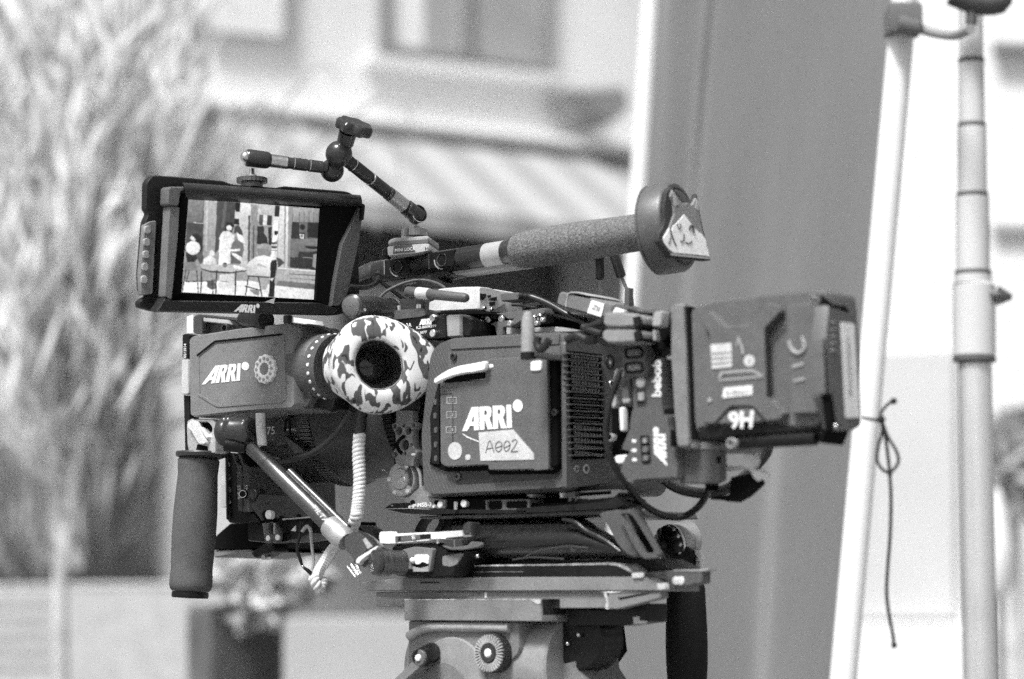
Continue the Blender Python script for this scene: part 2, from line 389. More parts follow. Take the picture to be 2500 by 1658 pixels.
for i in range(190):
    x0=random.uniform(60,290); y0=random.uniform(520,1120); ang=random.gauss(0,.5)+(x0-170)/500
    L=random.uniform(300,900); x1=x0+math.sin(ang)*L; y1=y0-math.cos(ang)*L; ya=yT+random.uniform(-.4,.4)
    bend=random.uniform(-60,60)
    mb.tube([P(x0,y0,yT),P((x0+x1)/2+bend,(y0+y1)/2,(yT+ya)/2),P(x1,y1,ya),P(x1+ang*80,y1+random.uniform(20,160),ya)],[.006,.005,.0035,.002],5,sub=3,cap=False)
build(mb,'branches',TWIG,tr)
cells=[(100,120,170,150,1),(330,80,160,130,.7),(70,360,130,170,1),(260,330,160,170,.8),(90,640,130,180,.9),(250,600,120,150,.6),(60,930,90,160,.5),(250,860,90,130,.3),(420,300,110,160,.35)]
def blades(n,L,wd,m,name,dark=0):
    mb=MB()
    for cx,cy,rx,ry,wt in cells:
        for _ in range(int(n*wt)):
            x=cx+random.uniform(-1,1)*rx; y=cy+random.uniform(-1,1)*ry; c=P(x,y,yT+random.uniform(-.55,.55)+dark)
            a=(x-190)/700+random.gauss(0,.35); d=V((math.sin(a),random.gauss(0,.25),math.cos(a))).normalized(); e=d.cross(V((random.gauss(0,.5),-1,random.gauss(0,.5)))).normalized(); l=L*random.uniform(.5,1.5)
            mb.add([c-d*l,c+e*wd,c+d*l,c-e*wd],[(0,1,2,3)])
    return build(mb,name,m,tr,smooth=False)
blades(150,.085,.0065,mat('pale_leaf',.7,.7,scale=4,var=.25),'crown_leaves'); blades(75,.075,.0065,mat('shaded_leaf',.4,.7,scale=4,var=.5),'leaf_clumps',.1)
cells=[(70,1180,110,200,1),(300,1110,90,220,.8),(190,1000,150,160,.5)]
blades(85,.09,.007,mat('reed_leaf',.26,.8,scale=4,var=.6),'hanging_twigs',.2)
# ---- scrim frame: two leaning poles with grey cloth
sc_=thing('scrim_frame','leaning white tube frame with a hanging grey cloth behind the rig','scrim frame',P(1900,1900,2.2))
PT=mat('white_tube',.85,.4,scale=5,var=.04)
LY,RY=2.1,.75
LA,LB=P(1612,-380,LY),P(1478,1800,LY); RA,RB=P(2242,-380,RY),P(2046,1800,RY)
gnd=lambda a,b: a+(b-a)*(a.z/(a.z-b.z))
build(MB().rod(LA,gnd(LA,LB),.0158),'pole',PT,sc_); build(MB().rod(RA,gnd(RA,RB),.0158),'pole',PT,sc_)
for g_ in (gnd(LA,LB),gnd(RA,RB)): build(MB().tube([g_+V((-.02,-.35,.012)),g_+V((-.02,0,.03)),g_+V((-.02,.35,.012))],.016,12,sub=4),'foot',PT,sc_)
cloth=mat('grey_scrim_cloth',.21,.95,scale=1.5,var=.1,bump=.15,bscale=1200,spec=.1)
nx,ny=90,40; vs=[];fs=[]
for j in range(ny+1):
    t=j/ny; a=LA.lerp(LB,t);b=RA.lerp(RB,t)
    for i in range(nx+1):
        u=i/nx; p=a.lerp(b,u); s_=math.sin(math.pi*u)
        f=.066*math.sin(u*15+1.2*math.sin(t*3)+.6)*s_**.5+.014*math.sin(u*37+t*5)*s_+.05*math.sin(u*5-t*4)*s_
        f+= .10*math.exp(-((u-.12-.10*t)/.06)**2)*(1.1-t)
        vs.append(p+V((0,f+.035,0)))
for j in range(ny):
    for i in range(nx): k=j*(nx+1)+i; fs.append((k,k+1,k+nx+2,k+nx+1))
back=[v+V((0,.003,0)) for v in vs]
mb=MB().add(vs,fs); mb.add(back,[f[::-1] for f in fs]); build(mb,'cloth',cloth,sc_,angle=80)
build(MB().tube([LA+V((0,0,0)),LA.lerp(RA,.5),RA],.0158,16),'top_pole',PT,sc_)
mb=MB().box(P(2205,48,RY-.02),[(1,0,0),(0,1,0),(0,0,1)],[.04,.04,.035],.006); mb.rod(P(2190,60,RY-.05),P(2245,70,RY-.05),.012)
build(mb,'corner_joint',GREY2,sc_)
# tie cord on the right pole
def pc(f,y): return [P(a,b,y) for a,b in f]
YS=RY-.06
mb=MB(); t1=pc(B4(270,358,330,370,362,366),YS); mb.tube(t1,.0017,8,sub=4)
mb.tube(pc(B4(360,362,366,330,395,296,420,283),YS),.0018,8,sub=5)
mb.tube(pc(B4(360,355,372,390,395,450,435,520,440,570,405,610,370,600,345,560,348,500,365,430,366,380),YS),.0019,8,sub=6)
mb.tube(pc(B4(366,380,382,450,394,540,402,620,408,740,404,900,392,1060,388,1180,402,1290,416,1360,422,1412),YS),.0021,8,sub=6)
mb.sphere(P(*B4(362,368)[0],YS),.005); mb.sphere(P(*B4(420,283)[0],YS),.004); mb.sphere(P(*B4(422,1412)[0],YS),.0035); mb.sphere(P(*B4(402,614)[0],YS),.0035)
solo(mb,'tie_cord',mat('dark_cord',.012,.8),'dark knotted cord with a loop hanging from the white tube','cord')
# ---- light stand
YL=.78
ls=thing('light_stand','pale telescopic stand with stepped sections at the right edge','light stand',P(2385,1850,YL))
STM=mat('brushed_steel_tube',.75,.35,.55,scale=8,var=.08); STP=mat('white_stand_tube',.62,.35,scale=8,var=.05)
def ax_(y): return 2370+ (y-0)*.0085
secs=[(-120,150,30),(150,308,32),(308,478,36),(478,668,41),(668,700,45)]
for a,b,r in secs:
    q=r*mpp(YL)
    build(MB().rod(P(ax_(a),a,YL),P(ax_(b),b,YL),q,32),'tube_section',STP,ls)
    build(MB().rod(P(ax_(b-7),b-7,YL),P(ax_(b+5),b+5,YL),q*1.1,32),'collar',mat('collar_grey',.1,.5),ls)
build(MB().rod(P(2378,690,YL),P(2379,876,YL),52*mpp(YL),32),'sleeve',STP,ls)
build(MB().rod(P(2379,872,YL),P(2379,884,YL),53*mpp(YL),32),'collar',mat('collar_grey',.1,.5),ls)
q_=P(2386,1850,YL); build(MB().rod(P(2380,884,YL),V((q_.x,q_.y,.25)),41*mpp(YL),32),'tube_section',STM,ls)
for k in range(3):
    a=2.1*k+.4; build(MB().rod(V((q_.x,q_.y,.30)),V((q_.x+.42*math.cos(a),q_.y+.42*math.sin(a),.015)),.013),'leg',STM,ls)
mb=MB().tube([P(2320,-12,YL-.05),P(2385,8,YL-.05),P(2440,6,YL-.05),P(2450,-20,YL-.05)],[.012,.014,.014,.01],14,sub=3); build(mb,'clamp',mat('clamp_grey',.06,.6),ls)
mb=MB().rod(P(2350,700,YL),P(2440,722,YL-.02),.006); mb.lathe(P(2436,722,YL-.02),(1,0,-.1),[(0,.012),(.016,.004),(.017,.002)],20); build(mb,'locking_knob',GREY2,ls)
mb=MB().rod(P(2372,10,YL-.05),P(2372,60,YL-.05),.007); build(mb,'spigot',GREY,ls)
solo(MB().tube([P(2232,66,.74),P(2280,80,.70),P(2330,86,.65),P(2370,70,.6)],.006,10,sub=3),'cross_bar',mat('grey_rubber_bar',.3,.8),'thin grey bar running from scrim corner to the pale stand','bar')
# ---- things at the far right
hb=thing('white_house','bright white house facade at the far right edge','building',P(2500,1600,7))
RW=Pl(P(2300,900,6.6),(-.2,-1,0))
pr(hb,'wall',mat('white_render',.78,.9,scale=1,var=.05),RW,[(2085,-300),(3000,-300),(3000,2450),(2085,2450)],.3,bev=0)
pr(hb,'panel',mat('pale_grey_panel',.6,.8,scale=1,var=.08),RW,[(2085,860),(2335,850),(2335,1508),(2085,1512)],.05,bev=.01,off=.05)
pr(hb,'string_course',SHOPG,RW,[(2420,98),(2700,108),(2700,122),(2420,112)],.1,bev=0,off=.08)
pr(hb,'string_course',mat('pale_course',.5,.8),RW,[(2420,540),(2700,546),(2700,562),(2420,556)],.06,bev=0,off=.05)
pr(hb,'plinth',TRIM,RW,[(2060,1522),(3000,1530),(3000,2440),(2060,2440)],.3,bev=.02,off=.12)
bu=thing('shrub','dark round shrub beside the stand at the right edge','shrub',P(2470,1700,6))
cl=[(2480,1080,70,70,1),(2450,1160,30,60,.4),(2500,1190,50,60,.8)]
leaves(cl,300,.07,8.0-2,.25,mat('far_leaf',.42,.8,scale=6,var=.3),bu,'foliage'); build(MB().tube([V((P(2475,1700,6.02).x,6.02,0)),P(2475,1700,6.02),P(2475,1350,6.02),P(2480,1150,6.02)],[.05,.04,.03,.015],8,sub=3),'trunk',BARK,bu)
pa=thing('white_umbrella','closed white parasol in front of the dark shrub at the right edge','parasol',P(2440,1600,3.4))
build(MB().lathe(P(2440,1460,3.4),(0,0,1),[(0,.012),(.03,.03),(.12,.034),(.2,.02),(.25,.006)],20),'canopy',TRIM,pa)
build(MB().rod(V((P(2440,1700,3.4).x,3.4,0)),P(2440,1440,3.4),.008),'pole',GREY2,pa)
# ------------------------------------------------------------------ cinema camera body
S0=SP(0)
CARB=mat('carbon_weave_shell',.085,.45,spec=.5)
nt_=CARB.node_tree;b_=nt_.nodes['Principled BSDF'];tc_=nt_.nodes.new('ShaderNodeTexCoord');mp_=nt_.nodes.new('ShaderNodeMapping');mp_.inputs['Rotation'].default_value=(0,R(38),R(39))
wv=nt_.nodes.new('ShaderNodeTexWave');wv.inputs['Scale'].default_value=95;wv.inputs['Distortion'].default_value=1.5;wv.inputs['Detail'].default_value=2
nt_.links.new(tc_.outputs['Object'],mp_.inputs[0]);nt_.links.new(mp_.outputs[0],wv.inputs[0]);mr_=nt_.nodes.new('ShaderNodeMapRange');mr_.inputs[3].default_value=.075;mr_.inputs[4].default_value=.105
nt_.links.new(wv.outputs['Fac'],mr_.inputs[0]);nt_.links.new(mr_.outputs[0],b_.inputs['Base Color'])
body=thing('cinema_camera','dark grey box-shaped camera body with big side logo and handwritten tape label','camera',S0.p(1210,1205))
sh=pr(body,'shell',CARB,S0,[(1062,838),(1099,824),(1366,808),(1387,832),(1390,1178),(1374,1197),(1050,1213),(1030,1195),(1024,1060),(1046,868)],.143,bev=.005,r=14)
pr(sh,'top_panel',GREY2,S0,A7(572,96,1175,66,1480,52,1480,138,1172,150,580,180),.004,bev=.0005,off=.0015,r=3)
pr(sh,'lower_panel',ANOD,S0,A7(600,1205,880,1200,1490,1165,1482,1235,1440,1262,618,1306),.004,bev=.001,off=.0006,r=5)
pr(sh,'side_panel',GREY2,S0,A7(556,200,1490,150,1500,450,560,470),.004,bev=.0005,off=.001,r=4)
DP=SP(.010)
pr(body,'door_gap',PITCHB,SP(.0024),A7(476,470,862,452,1480,225,1500,1165,1440,1216,900,1222,880,1190,540,1196,404,1138),.004,bev=.0005)
door=pr(body,'door',GREY2,DP,A7(487,452,862,432,872,262,1240,238,1388,232,1400,1180,892,1188,890,1142,540,1160,492,1132),.012,bev=.0018,r=6)
pr(door,'door_flap',GREY2,DP,A7(1246,262,1384,250,1396,1178,1274,1190),.003,bev=.0007,off=.0015,r=5)
pr(body,'shaded_chamfer',PITCHB,SP(.008),A7(1392,222,1470,215,1482,1150,1406,1176),.012,bev=.003,r=8)  # door's shadow-side chamfer, its shade put in as a matte black strip
pr(body,'button_strip',BLACK,SP(.005),A7(404,745,470,470,484,455,486,1140,420,1130),.008,bev=.001,r=5)
for k,(x,y) in enumerate([(448,620),(446,735),(452,855),(450,975),(452,1090)]):
    pr(body,'button',GREY,SP(.006),A7(x-14,y-26,x+12,y-28,x+14,y+24,x-12,y+26),.003,bev=.001,r=5)
text(door,'1',A7(438,650,452,650,452,600,438,600),SP(.0062)) if False else None
for (x,y,s) in [(592,606,'1.3'),(590,725,'2'),(586,850,'3')]:
    prd(door,'switch_mark',mat('faded_mark',.3,.7),DP,A7(x-46,y-28,x+40,y-30,x+40,y+28,x-46,y+30),holes=[A7(x-38,y-20,x-38,y+22,x+32,y+20,x+32,y-22)])
    text(door,s,A7(x-20,y+14,x+18,y+12,x+18,y-14,x-20,y-12),DP,mat('faded_mark',.3,.7))
prd(door,'print_line',mat('faded_dark',.03,.7),DP,A7(495,553,590,545,600,575,600,960,594,960,594,580,588,552,495,560))
arri(door,A7(675,862,1097,832,1090,640,675,668),DP)
mb=MB().prism(DP,[A7(812,872,1098,848,1300,1082,1296,1098,828,1108)],.0006,0.,.0006); tp=build(mb,'tape_label',TAPE,door,smooth=False,label='pale tape label with handwritten A002')
mb=MB()
for st in [(872,1045,885,990,905,940,925,985,940,1035),(882,1010,930,1000),(985,945,960,965,955,1005,975,1032,1000,1015,1008,975,990,948),(960,1000,1005,985),(1052,940,1030,958,1024,998,1040,1028,1066,1010,1075,968,1056,942),(1030,1000,1072,978),(1090,950,1115,930,1132,950,1110,995,1085,1032,1140,1028)]:
    q_=A7(*st); mb.tube([DP.p(*c_,.0007) for c_ in q_],.00045,6,sub=4 if len(q_)>2 else 0)
build(mb,'handwriting',mat('marker_ink',.09,.8),tp)
pr(door,'sticker',TAPE,DP,ell(*A7(615,1026)[0],17,21.5),.0005,bev=0,off=.0005)
pr(door,'sticker',TAPE,DP,ell(*A7(722,1078)[0],6.5,7),.0005,bev=0,off=.0005)
prd(door,'scratch',WHITE,DP,A7(680,880,720,905,815,945,812,952,716,915,678,886),off=.0005)
pr(door,'latch',WHITE,DP,A7(1242,282,1320,272,1334,290,1334,345,1320,358,1242,362),.004,bev=.001,off=.003,r=4)
pr(door,'pull_strap',TAPE if False else WHITE,SP(.018),A7(436,425,490,385,560,345,640,318,760,296,872,276,868,350,760,372,690,378,600,400,520,430,470,455,440,470),.004,bev=.0015,r=5)
pr(door,'strap_slot_shade',PITCHB,SP(.0105),A7(500,440,600,405,720,385,858,368,860,420,700,440,560,462),.003,bev=.0004)  # slot under the strap, with the strap's shadow put in as matte black
prd(door,'print_mark',WHITE,DP,A7(898,306,930,302,938,325,905,338))
screw(sh,SP(.002).p(*A7(605,240)[0]),S,.0035,ANOD); screw(sh,SP(.001).p(*A7(640,1240)[0]),S,.0035,DMET); screw(door,DP.p(*A7(1448,705)[0]),S,.003,ANOD)
# back face with fan vents
bp=BP(1388,1000,0)
pr(body,'rear_bezel',GREY,bp,A7(1530,110,1600,92,1840,135,1930,180,1965,1240,1900,1300,1540,1345),.004,bev=.002,off=.003,r=10,holes=[A7(1556,198,1842,228,1870,1085,1592,1092)])
pr(body,'vent_recess',PITCHB,bp,A7(1550,190,1850,225,1876,1092,1586,1100),.002,bev=0,off=.0008)
mb=MB()
for i in range(17):
    yl=205+53.2*i; yr=238+51*i; xo=2.2*i
    mb.prism(bp,[A7(1548+xo,yl,1845+xo*.8,yr,1846+xo*.8,yr+12,1549+xo,yl+12)],.006,.0008,.0068)
build(mb,'vent_fins',GREY,body)
mb=MB();mbA=MB();mb2=MB()
for i in range(16):
    if 6<=i<=10:
        yl=232+53.2*i; mb2.prism(bp,[A7(1590+2*i,yl+2,1800+2*i,yl+16,1800+2*i,yl+26,1590+2*i,yl+14)],.002,.0006,.0028); continue
    for k in range(9):
        x=1590+k*26+2.2*i; y=224+53.2*i+k*2.9
        (mbA if i<6 else mb).prism(bp,[A7(x,y,x+10,y+1,x+11,y+30,x+1,y+29)],.002,.0005,.0026)
build(mbA,'vent_mesh',mat('vent_wire',.5,.5),body); build(mb,'vent_mesh',mat('vent_wire',.5,.5),body); build(mb2,'heat_sink',DMET,body)
def socket(par,pl,c,r,name='socket',m=DMET,inner=PITCHB,h=.006):
    r*=.52; h*=.6; o=pl.p(*c); s=build(MB().lathe(o,pl.n,[(-.002,r),(h*.8,r),(h,r*.92),(h,r*.7),(h*.2,r*.66)],32,cap=False),name,m,par)
    build(MB().lathe(o,pl.n,[(0,r*.66),(.001,r*.3),(.003,r*.26),(.0035,.0001)],24,cap=False),'socket_core',inner,s); return s
socket(body,bp,A7(1885,290)[0],.013,m=BLACK,inner=METAL); socket(body,bp,A7(1602,1176)[0],.006,m=METAL); socket(body,bp,A7(1682,1176)[0],.008,m=METAL)
socket(body,bp,A7(1895,470)[0],.007,m=METAL)
# short aerial on the side
an=build(MB().lathe(SP(.045).p(1290,866),U,[(0,.0062),(.016,.006),(.03,.0054),(.036,.0035),(.037,.0005)],24),'aerial',mat('grey_rubber',.3,.6),body)
build(MB().rod(SP(.045).p(1290,866)-U*.004,SP(.045).p(1290,866)+U*.002,.0068),'aerial_collar',BLACK,an)
pr(body,'aerial_bracket',GREY,SP(.045),[(1275,860),(1306,856),(1308,872),(1276,872)],.045,bev=.001,r=3)
# ------------------------------------------------------------------ top plates and rails on the body
tpz=thing('top_plate','slotted dark grey mounting plate on top of the camera body','mounting plate',SP(-.03).p(1230,815))
q=SP(-.035)
pr(tpz,'under_block',PITCHB,SP(-.055),D1(900,860,2420,730,2420,1090,900,1180),.06,bev=.002)
pr(tpz,'plate',GREY2,q,D1(1085,800,1880,712,2365,655,2372,762,2120,800,1990,830,1850,850,1712,862,1650,800,1170,860),.09,bev=.0015,r=4)
pr(tpz,'bracket',GREY2,SP(-.03),D1(1390,950,1490,890,1800,870,1890,720,2010,700,1985,860,1800,990,1630,1000,1640,1140,1520,1150,1490,975),.02,bev=.0015,r=5)
pr(tpz,'post',LGREY,SP(-.03),D1(1690,1000,1790,1000,1800,1120,1690,1125),.012,bev=.001)
for x,y in [(1380,865),(1610,850),(2170,845),(2270,820)]: screw(tpz,SP(-.031).p(*D1(x,y)[0]),S,.003)
rp=SP(-.05)
pr(tpz,'rail',GREY2,rp,D2(-90,760,80,735,570,880,545,965,75,830,-90,860),.014,bev=.001,r=3)
pr(tpz,'rail_slot',PITCHB,rp,D2(90,760,560,890,550,930,85,800),.002,bev=0,off=.0006)
pr(tpz,'rail',ANOD,SP(-.075),D2(-300,690,0,640,260,760,90,740,-60,700,-300,760),.012,bev=.001)
ab=thing('accessory_bracket','dark bracket block with serial lettering between eyecup and body top','bracket',SP(.0).p(1040,815))
pa_=SP(-.004)
pr(ab,'face_plate',BLACK,pa_,D1(-330,905,0,842,618,762,642,1180,270,1192,-330,1150),.03,bev=.001,r=3)
pr(ab,'upper_block',GREY,pa_,A6(243,466,480,440,540,452,545,512,490,530,245,556),.03,bev=.001,off=.001,r=3)
pr(ab,'upper_block',ANOD,SP(-.012),A6(300,352,455,350,462,470,310,470),.025,bev=.001,r=3)
for c in [(292,444),(475,428)]:
    build(MB().rod(SP(-.006).p(*A6(c[0],c[1]+22)[0]),SP(-.006).p(*A6(c[0],c[1]-22)[0]),.0024),'bolt',METAL,ab)
arri(ab,D1(165,965,385,945,385,838,165,862),pa_,disc=False)
text(ab,'AP-2A',A6(290,628,412,622,412,584,290,598),pa_); text(ab,'K2.0009299',D1(120,1030,465,990,465,945,120,985),pa_); text(ab,'S/N 1077',D1(60,1130,300,1100,300,1055,60,1085),pa_)
build(MB().lathe(pa_.p(*D1(445,840)[0]),S,[(0,.0032),(.004,.0032),(.0046,.0026)],24),'thumb_screw',METAL,ab); build(MB().lathe(pa_.p(*D1(450,1110)[0]),S,[(0,.0034),(.004,.0034),(.0046,.0028)],24),'thumb_screw',METAL,ab)
build(MB().rod(SP(-.006).p(*D1(520,870)[0]),SP(-.02).p(*D1(590,890)[0]),.0035),'spring',ANOD,ab)
rb=pr(ab,'rod_block',mat('satin_grey',.3,.35),SP(-.006),A6(738,506,884,500,886,718,748,728),.03,bev=.003,r=4)
pr(rb,'rod_block_side',BLACK,SP(-.009),A6(880,503,940,518,990,552,1008,640,978,722,882,718),.025,bev=.003,r=5)
socket(ab,BP(*A6(965,600)[0],-.03),A6(972,610)[0],.0125,m=GREY)
# ------------------------------------------------------------------ wireless transmitter
vt=thing('video_transmitter','white wireless transmitter box with stubby aerial under the top handle','transmitter',SP(-.03).p(1080,760))
WH=mat('off_white_casing',.66,.5,bump=.05)
pv=SP(-.025)
pr(vt,'case',WH,pv,D1(290,742,300,548,350,540,440,500,430,330,620,305,860,286,1190,283,1212,296,1214,690,1160,698),.062,bev=.003,r=10)
pb=BP(*D1(1214,500)[0],-.025)
pr(vt,'end_panel',WH,pb,D1(1216,288,1400,306,1560,352,1640,400,1690,570,1500,695,1425,738,1222,690),.003,bev=.001,off=.0025,r=6)
for poly in [(1240,405,1345,415,1340,470,1290,520,1245,515),(1370,440,1430,430,1425,470,1380,480),(1400,560,1500,545,1500,610,1410,620),(1440,480,1530,460,1530,525,1390,520)]: pr(vt,'port',BLACK,pb,D1(*poly),.002,bev=.0003,off=.0034)
for c in [(1300,668),(1430,692)]: socket(vt,pb.off(.003),D1(*c)[0],.004,m=METAL,h=.003)
pr(vt,'base_plate',PITCHB,SP(-.02),D1(285,745,1160,700,1420,745,1425,765,1000,770,290,770),.06,bev=.0006)
A_=SP(.0).p(*A3(352,716)[0]);B_=SP(.0).p(*A3(742,757)[0]); d=(B_-A_); n_=d.length; r=.0050
ae=build(MB().lathe(A_,d,[(0,r*.9),(.001,r),(n_*.95,r*.86),(n_*.985,r*.7),(n_,r*.35),(n_*1.003,.0002)],28),'aerial',GREY,vt)
build(MB().lathe(A_+d*.18,d,[(0,r*.97),(.0004,r*1.06),(n_*.19,r*1.05),(n_*.193,r*.95)],28,cap=False),'aerial_band',TAPE,ae)
pr(vt,'hinge',ANOD,SP(-.022),D1(255,530,310,540,300,735,255,680),.02,bev=.001)
u=thing('data_plug','grey cable plug pushed into the white transmitter box','plug',P(1240,730,.1))
pq=SP(-.035)
pr(u,'plug_body',GREY2,pq,D1(1580,395,1905,385,1912,525,1585,545),.016,bev=.002,r=6)
YC=pq.p(1290,725).y
build(MB().lathe(P(1267,722,YC+.008),P(1285,724,YC+.008)-P(1267,722,YC+.008),[(0,.0032),(.003,.0032),(.0035,.0025),(.006,.0025),(.0065,.0032),(.008,.0032)],20),'strain_relief',BLACK,u)
build(MB().tube([P(1280,724,YC+.008),P(1300,726,YC+.008),P(1340,742,YC),P(1380,765,YC-.01),P(1430,790,YC-.02),P(1480,800,YC-.03)],.0029,14,sub=6),'cable',mat('shiny_black_cable',.025,.3),u)
build(MB().tube([P(*c,YC+.01) for c in D1(1780,600,1900,605,2000,620,2110,640,2360,670,2600,720)],.0016,12,sub=6),'cable',CABLE,u)

for (x,y,r_) in [(1150,905,.0022),(1250,900,.0022),(1760,930,.0026),(2050,905,.0024),(2230,930,.0022),(2330,870,.002)]:
    build(MB().lathe(SP(-.026).p(*D1(x,y)[0]),S,[(-.002,r_),(.0016,r_),(.002,r_*.7),(.0008,r_*.45)],18),'bolt',mat('bolt_steel',.6,.3,.7),tpz)
pr(tpz,'connector_row',BLACK,SP(-.028),D1(2150,810,2400,775,2400,905,2160,930),.01,bev=.001)
for k in range(4): pr(tpz,'connector_pin',mat('bolt_steel',.6,.3,.7),SP(-.0275),D1(2175+55*k,835-7*k,2200+55*k,832-7*k,2200+55*k,880-7*k,2175+55*k,884-7*k),.002,bev=.0004)
pr(tpz,'pale_lid',LGREY,SP(-.04),D1(2150,1085,2900,1075,3000,1050,2700,1000,2500,985,2180,1000),.05,bev=.001)
# ------------------------------------------------------------------ viewfinder
vf=thing('viewfinder','box-shaped electronic viewfinder with white-and-dark patterned eyecup','viewfinder',SP(.05).p(600,1015))
pe=SP(.05)
VFM=mat('viewfinder_grey',.2,.55,bump=.15,bscale=2300)
vb=pr(vf,'housing',VFM,pe,A4(140,282,560,215,1010,165,1030,190,1046,860,1020,895,580,925,175,968,150,950),.062,bev=.0028,r=14)
# raised rim lines
mb=MB().prism(pe,[rr(A4(205,440,360,318,925,258,950,275,968,820,930,845,400,885,370,880,215,785),6),A4(226,455,370,338,915,278,934,290,950,812,920,826,405,864,380,860,236,772)],.0015,.0004,.0008)
build(mb,'panel_rim',VFM,vb)
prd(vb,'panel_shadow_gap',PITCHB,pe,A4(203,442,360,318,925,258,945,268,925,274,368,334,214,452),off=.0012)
arri(vb,A4(252,692,582,658,588,510,318,535),pe,disc=False,off=.0005)
prd(vb,'logo',WHITE,pe,ell(*A4(622,535)[0],9.5,10.5))
o=pe.p(*A4(805,562)[0])
dl=build(MB().lathe(o,S,[(0,.0132),(.003,.0132),(.004,.0122),(.004,.006),(.003,.0055)],48,fn=lambda i,t:1+.05*math.cos(i*2*math.pi/48*12)),'dial',WHITE,vb)
build(MB().lathe(o+S*.002,S,[(0,.0062),(.0012,.006),(.0014,.0001)],24,cap=False),'dial_cap',VFM,dl)
mb=MB()
for k in range(12):
    a=2*math.pi*k/12; c=o+pe.a*math.cos(a)*.0098+pe.b*math.sin(a)*.0098+S*.0042
    mb.lathe(c,S,[(0,.0016),(.0006,.0014)],10)
build(mb,'dial_studs',LGREY,dl)
# front cover on the left end
pr(vf,'front_rail',BLACK,SP(.045),A4(85,262,130,258,150,275,140,470,84,470),.02,bev=.0015,r=5)
text(vf,'0013014',A4(120,465,120,345,98,345,98,465),SP(.0455)) 
pr(vf,'front_rail',mat('silver_paint',.5,.4),SP(.045),A4(80,474,138,474,145,775,75,775),.02,bev=.0015,r=5)
pr(vf,'front_strut',BLACK,SP(.04),A4(96,780,150,785,150,1110,106,1110),.012,bev=.001)
# rear block, focus tube and eyecup
bk=BP(*A4(1046,540)[0],.05)
pr(vf,'rear_block',GREY,SP(.038),A4(1030,175,1110,180,1135,240,1190,300,1190,800,1150,880,1060,905,1036,880),.045,bev=.002,r=8)
pr(vf,'rear_button',BLACK,SP(.0385),A4(1050,300,1100,290,1105,440,1055,445),.004,bev=.001,off=.001,r=4)
pr(vf,'rear_button',BLACK,SP(.0385),A4(1055,480,1100,475,1105,600,1058,605),.004,bev=.001,off=.0005,r=4)
pr(vf,'rear_button',GREY2,SP(.0385),A4(1062,625,1102,620,1105,690,1064,695),.004,bev=.001,off=.0008,r=4)
pr(vf,'lower_hook',BLACK,SP(.03),A4(1180,800,1390,790,1385,840,1365,900,1340,920,1300,895,1160,885),.02,bev=.002,r=10)
pr(vf,'upper_arm',GREY,SP(.02),A4(1050,185,1150,170,1330,250,1390,280,1360,300,1200,320,1110,270),.02,bev=.003,r=8)
en=V((.42,-.9,.02)).normalized()
PE=Pl(P(925,890,.052),en)
fa=P(*A4(1170,540)[0],.125); fb=P(*A4(1420,545)[0],.095)
fd=(fb-fa); fl=fd.length; rr_=.0305
mb=MB().lathe(fa,fd,[(0,rr_*.96),(.001,rr_),(fl*.6,rr_),(fl*.62,rr_*.98),(fl,rr_*1.0)],160,fn=lambda i,t:1+(.012 if (i%4<2 and t<fl*.6) else 0)); build(mb,'focus_ring',GREY,vf)
mb=MB(); ux=V((0,0,1)).cross(fd).normalized(); uz=fd.normalized().cross(ux)
for k in range(24):
    a=2*math.pi*k/24; nn=ux*math.cos(a)+uz*math.sin(a)
    mb.lathe(fa+fd*.8+nn*rr_*.985,nn,[(0,.0018),(.0009,.0016),(.001,.001)],10)
build(mb,'focus_studs',WHITE,vf)
SIL=A4(1400,270,1480,180,1600,115,1700,102,1800,112,1950,170,2080,260,2200,350,2250,440,2275,560,2265,650,2220,700,2100,790,1960,890,1850,935,1720,950,1600,920,1500,850,1430,760,1360,640,1345,520,1360,380)
OPN=A4(1575,430,1620,350,1700,318,1790,330,1880,390,1935,460,1950,560,1930,640,1870,700,1790,728,1700,720,1620,660,1575,580,1562,500)
def rs(loop,c,n=72):
    out=[]
    for i in range(n):
        a=2*math.pi*i/n; dx,dy=math.cos(a),math.sin(a); best=None
        for k in range(len(loop)):
            (x0,y0),(x1,y1)=loop[k-1],loop[k]; x0-=c[0];x1-=c[0];y0-=c[1];y1-=c[1]
            den=dx*(y1-y0)-dy*(x1-x0)
            if abs(den)<1e-9: continue
            t=(x0*(y1-y0)-y0*(x1-x0))/den; s=(x0*dy-y0*dx)/den
            if t>0 and -1e-6<=s<=1+1e-6: best=t if best is None else max(best,t)
        out.append((c[0]+dx*best,c[1]+dy*best))
    for _ in range(1): out=[((out[i-1][0]+2*out[i][0]+out[(i+1)%n][0])/4,(out[i-1][1]+2*out[i][1]+out[(i+1)%n][1])/4) for i in range(n)]
    return out
c=A4(1755,520)[0]; c=(c[0],c[1]); s1=[(c[0]+(x-c[0])*(1.07 if x>c[0] else 1.0),y) for x,y in rs(SIL,c)]; o1=[(c[0]+(x-c[0])*1.09,c[1]+(y-c[1])*1.07) for x,y in rs(OPN,c)]
def mix(t,off): return [PE.p(lerp(a[0],b[0],t),lerp(a[1],b[1],t),off) for a,b in zip(s1,o1)]
base=ell(*A4(1440,540)[0],80*.32,300/3.478,72)
base=[(A4(1500,540)[0][0]+ (x-c[0])*.55,A4(1500,540)[0][1]+(y-c[1])*.62) for x,y in s1]
loops=[[PE.p(x,y,-.034) for x,y in base],mix(-.03,-.016) if False else mix(.03,-.012),mix(0,-.004),mix(.03,.003),mix(.12,.007),mix(.3,.010),mix(.6,.012),mix(.85,.0125),mix(.95,.0118),mix(1.01,.010),mix(1.05,.005)]
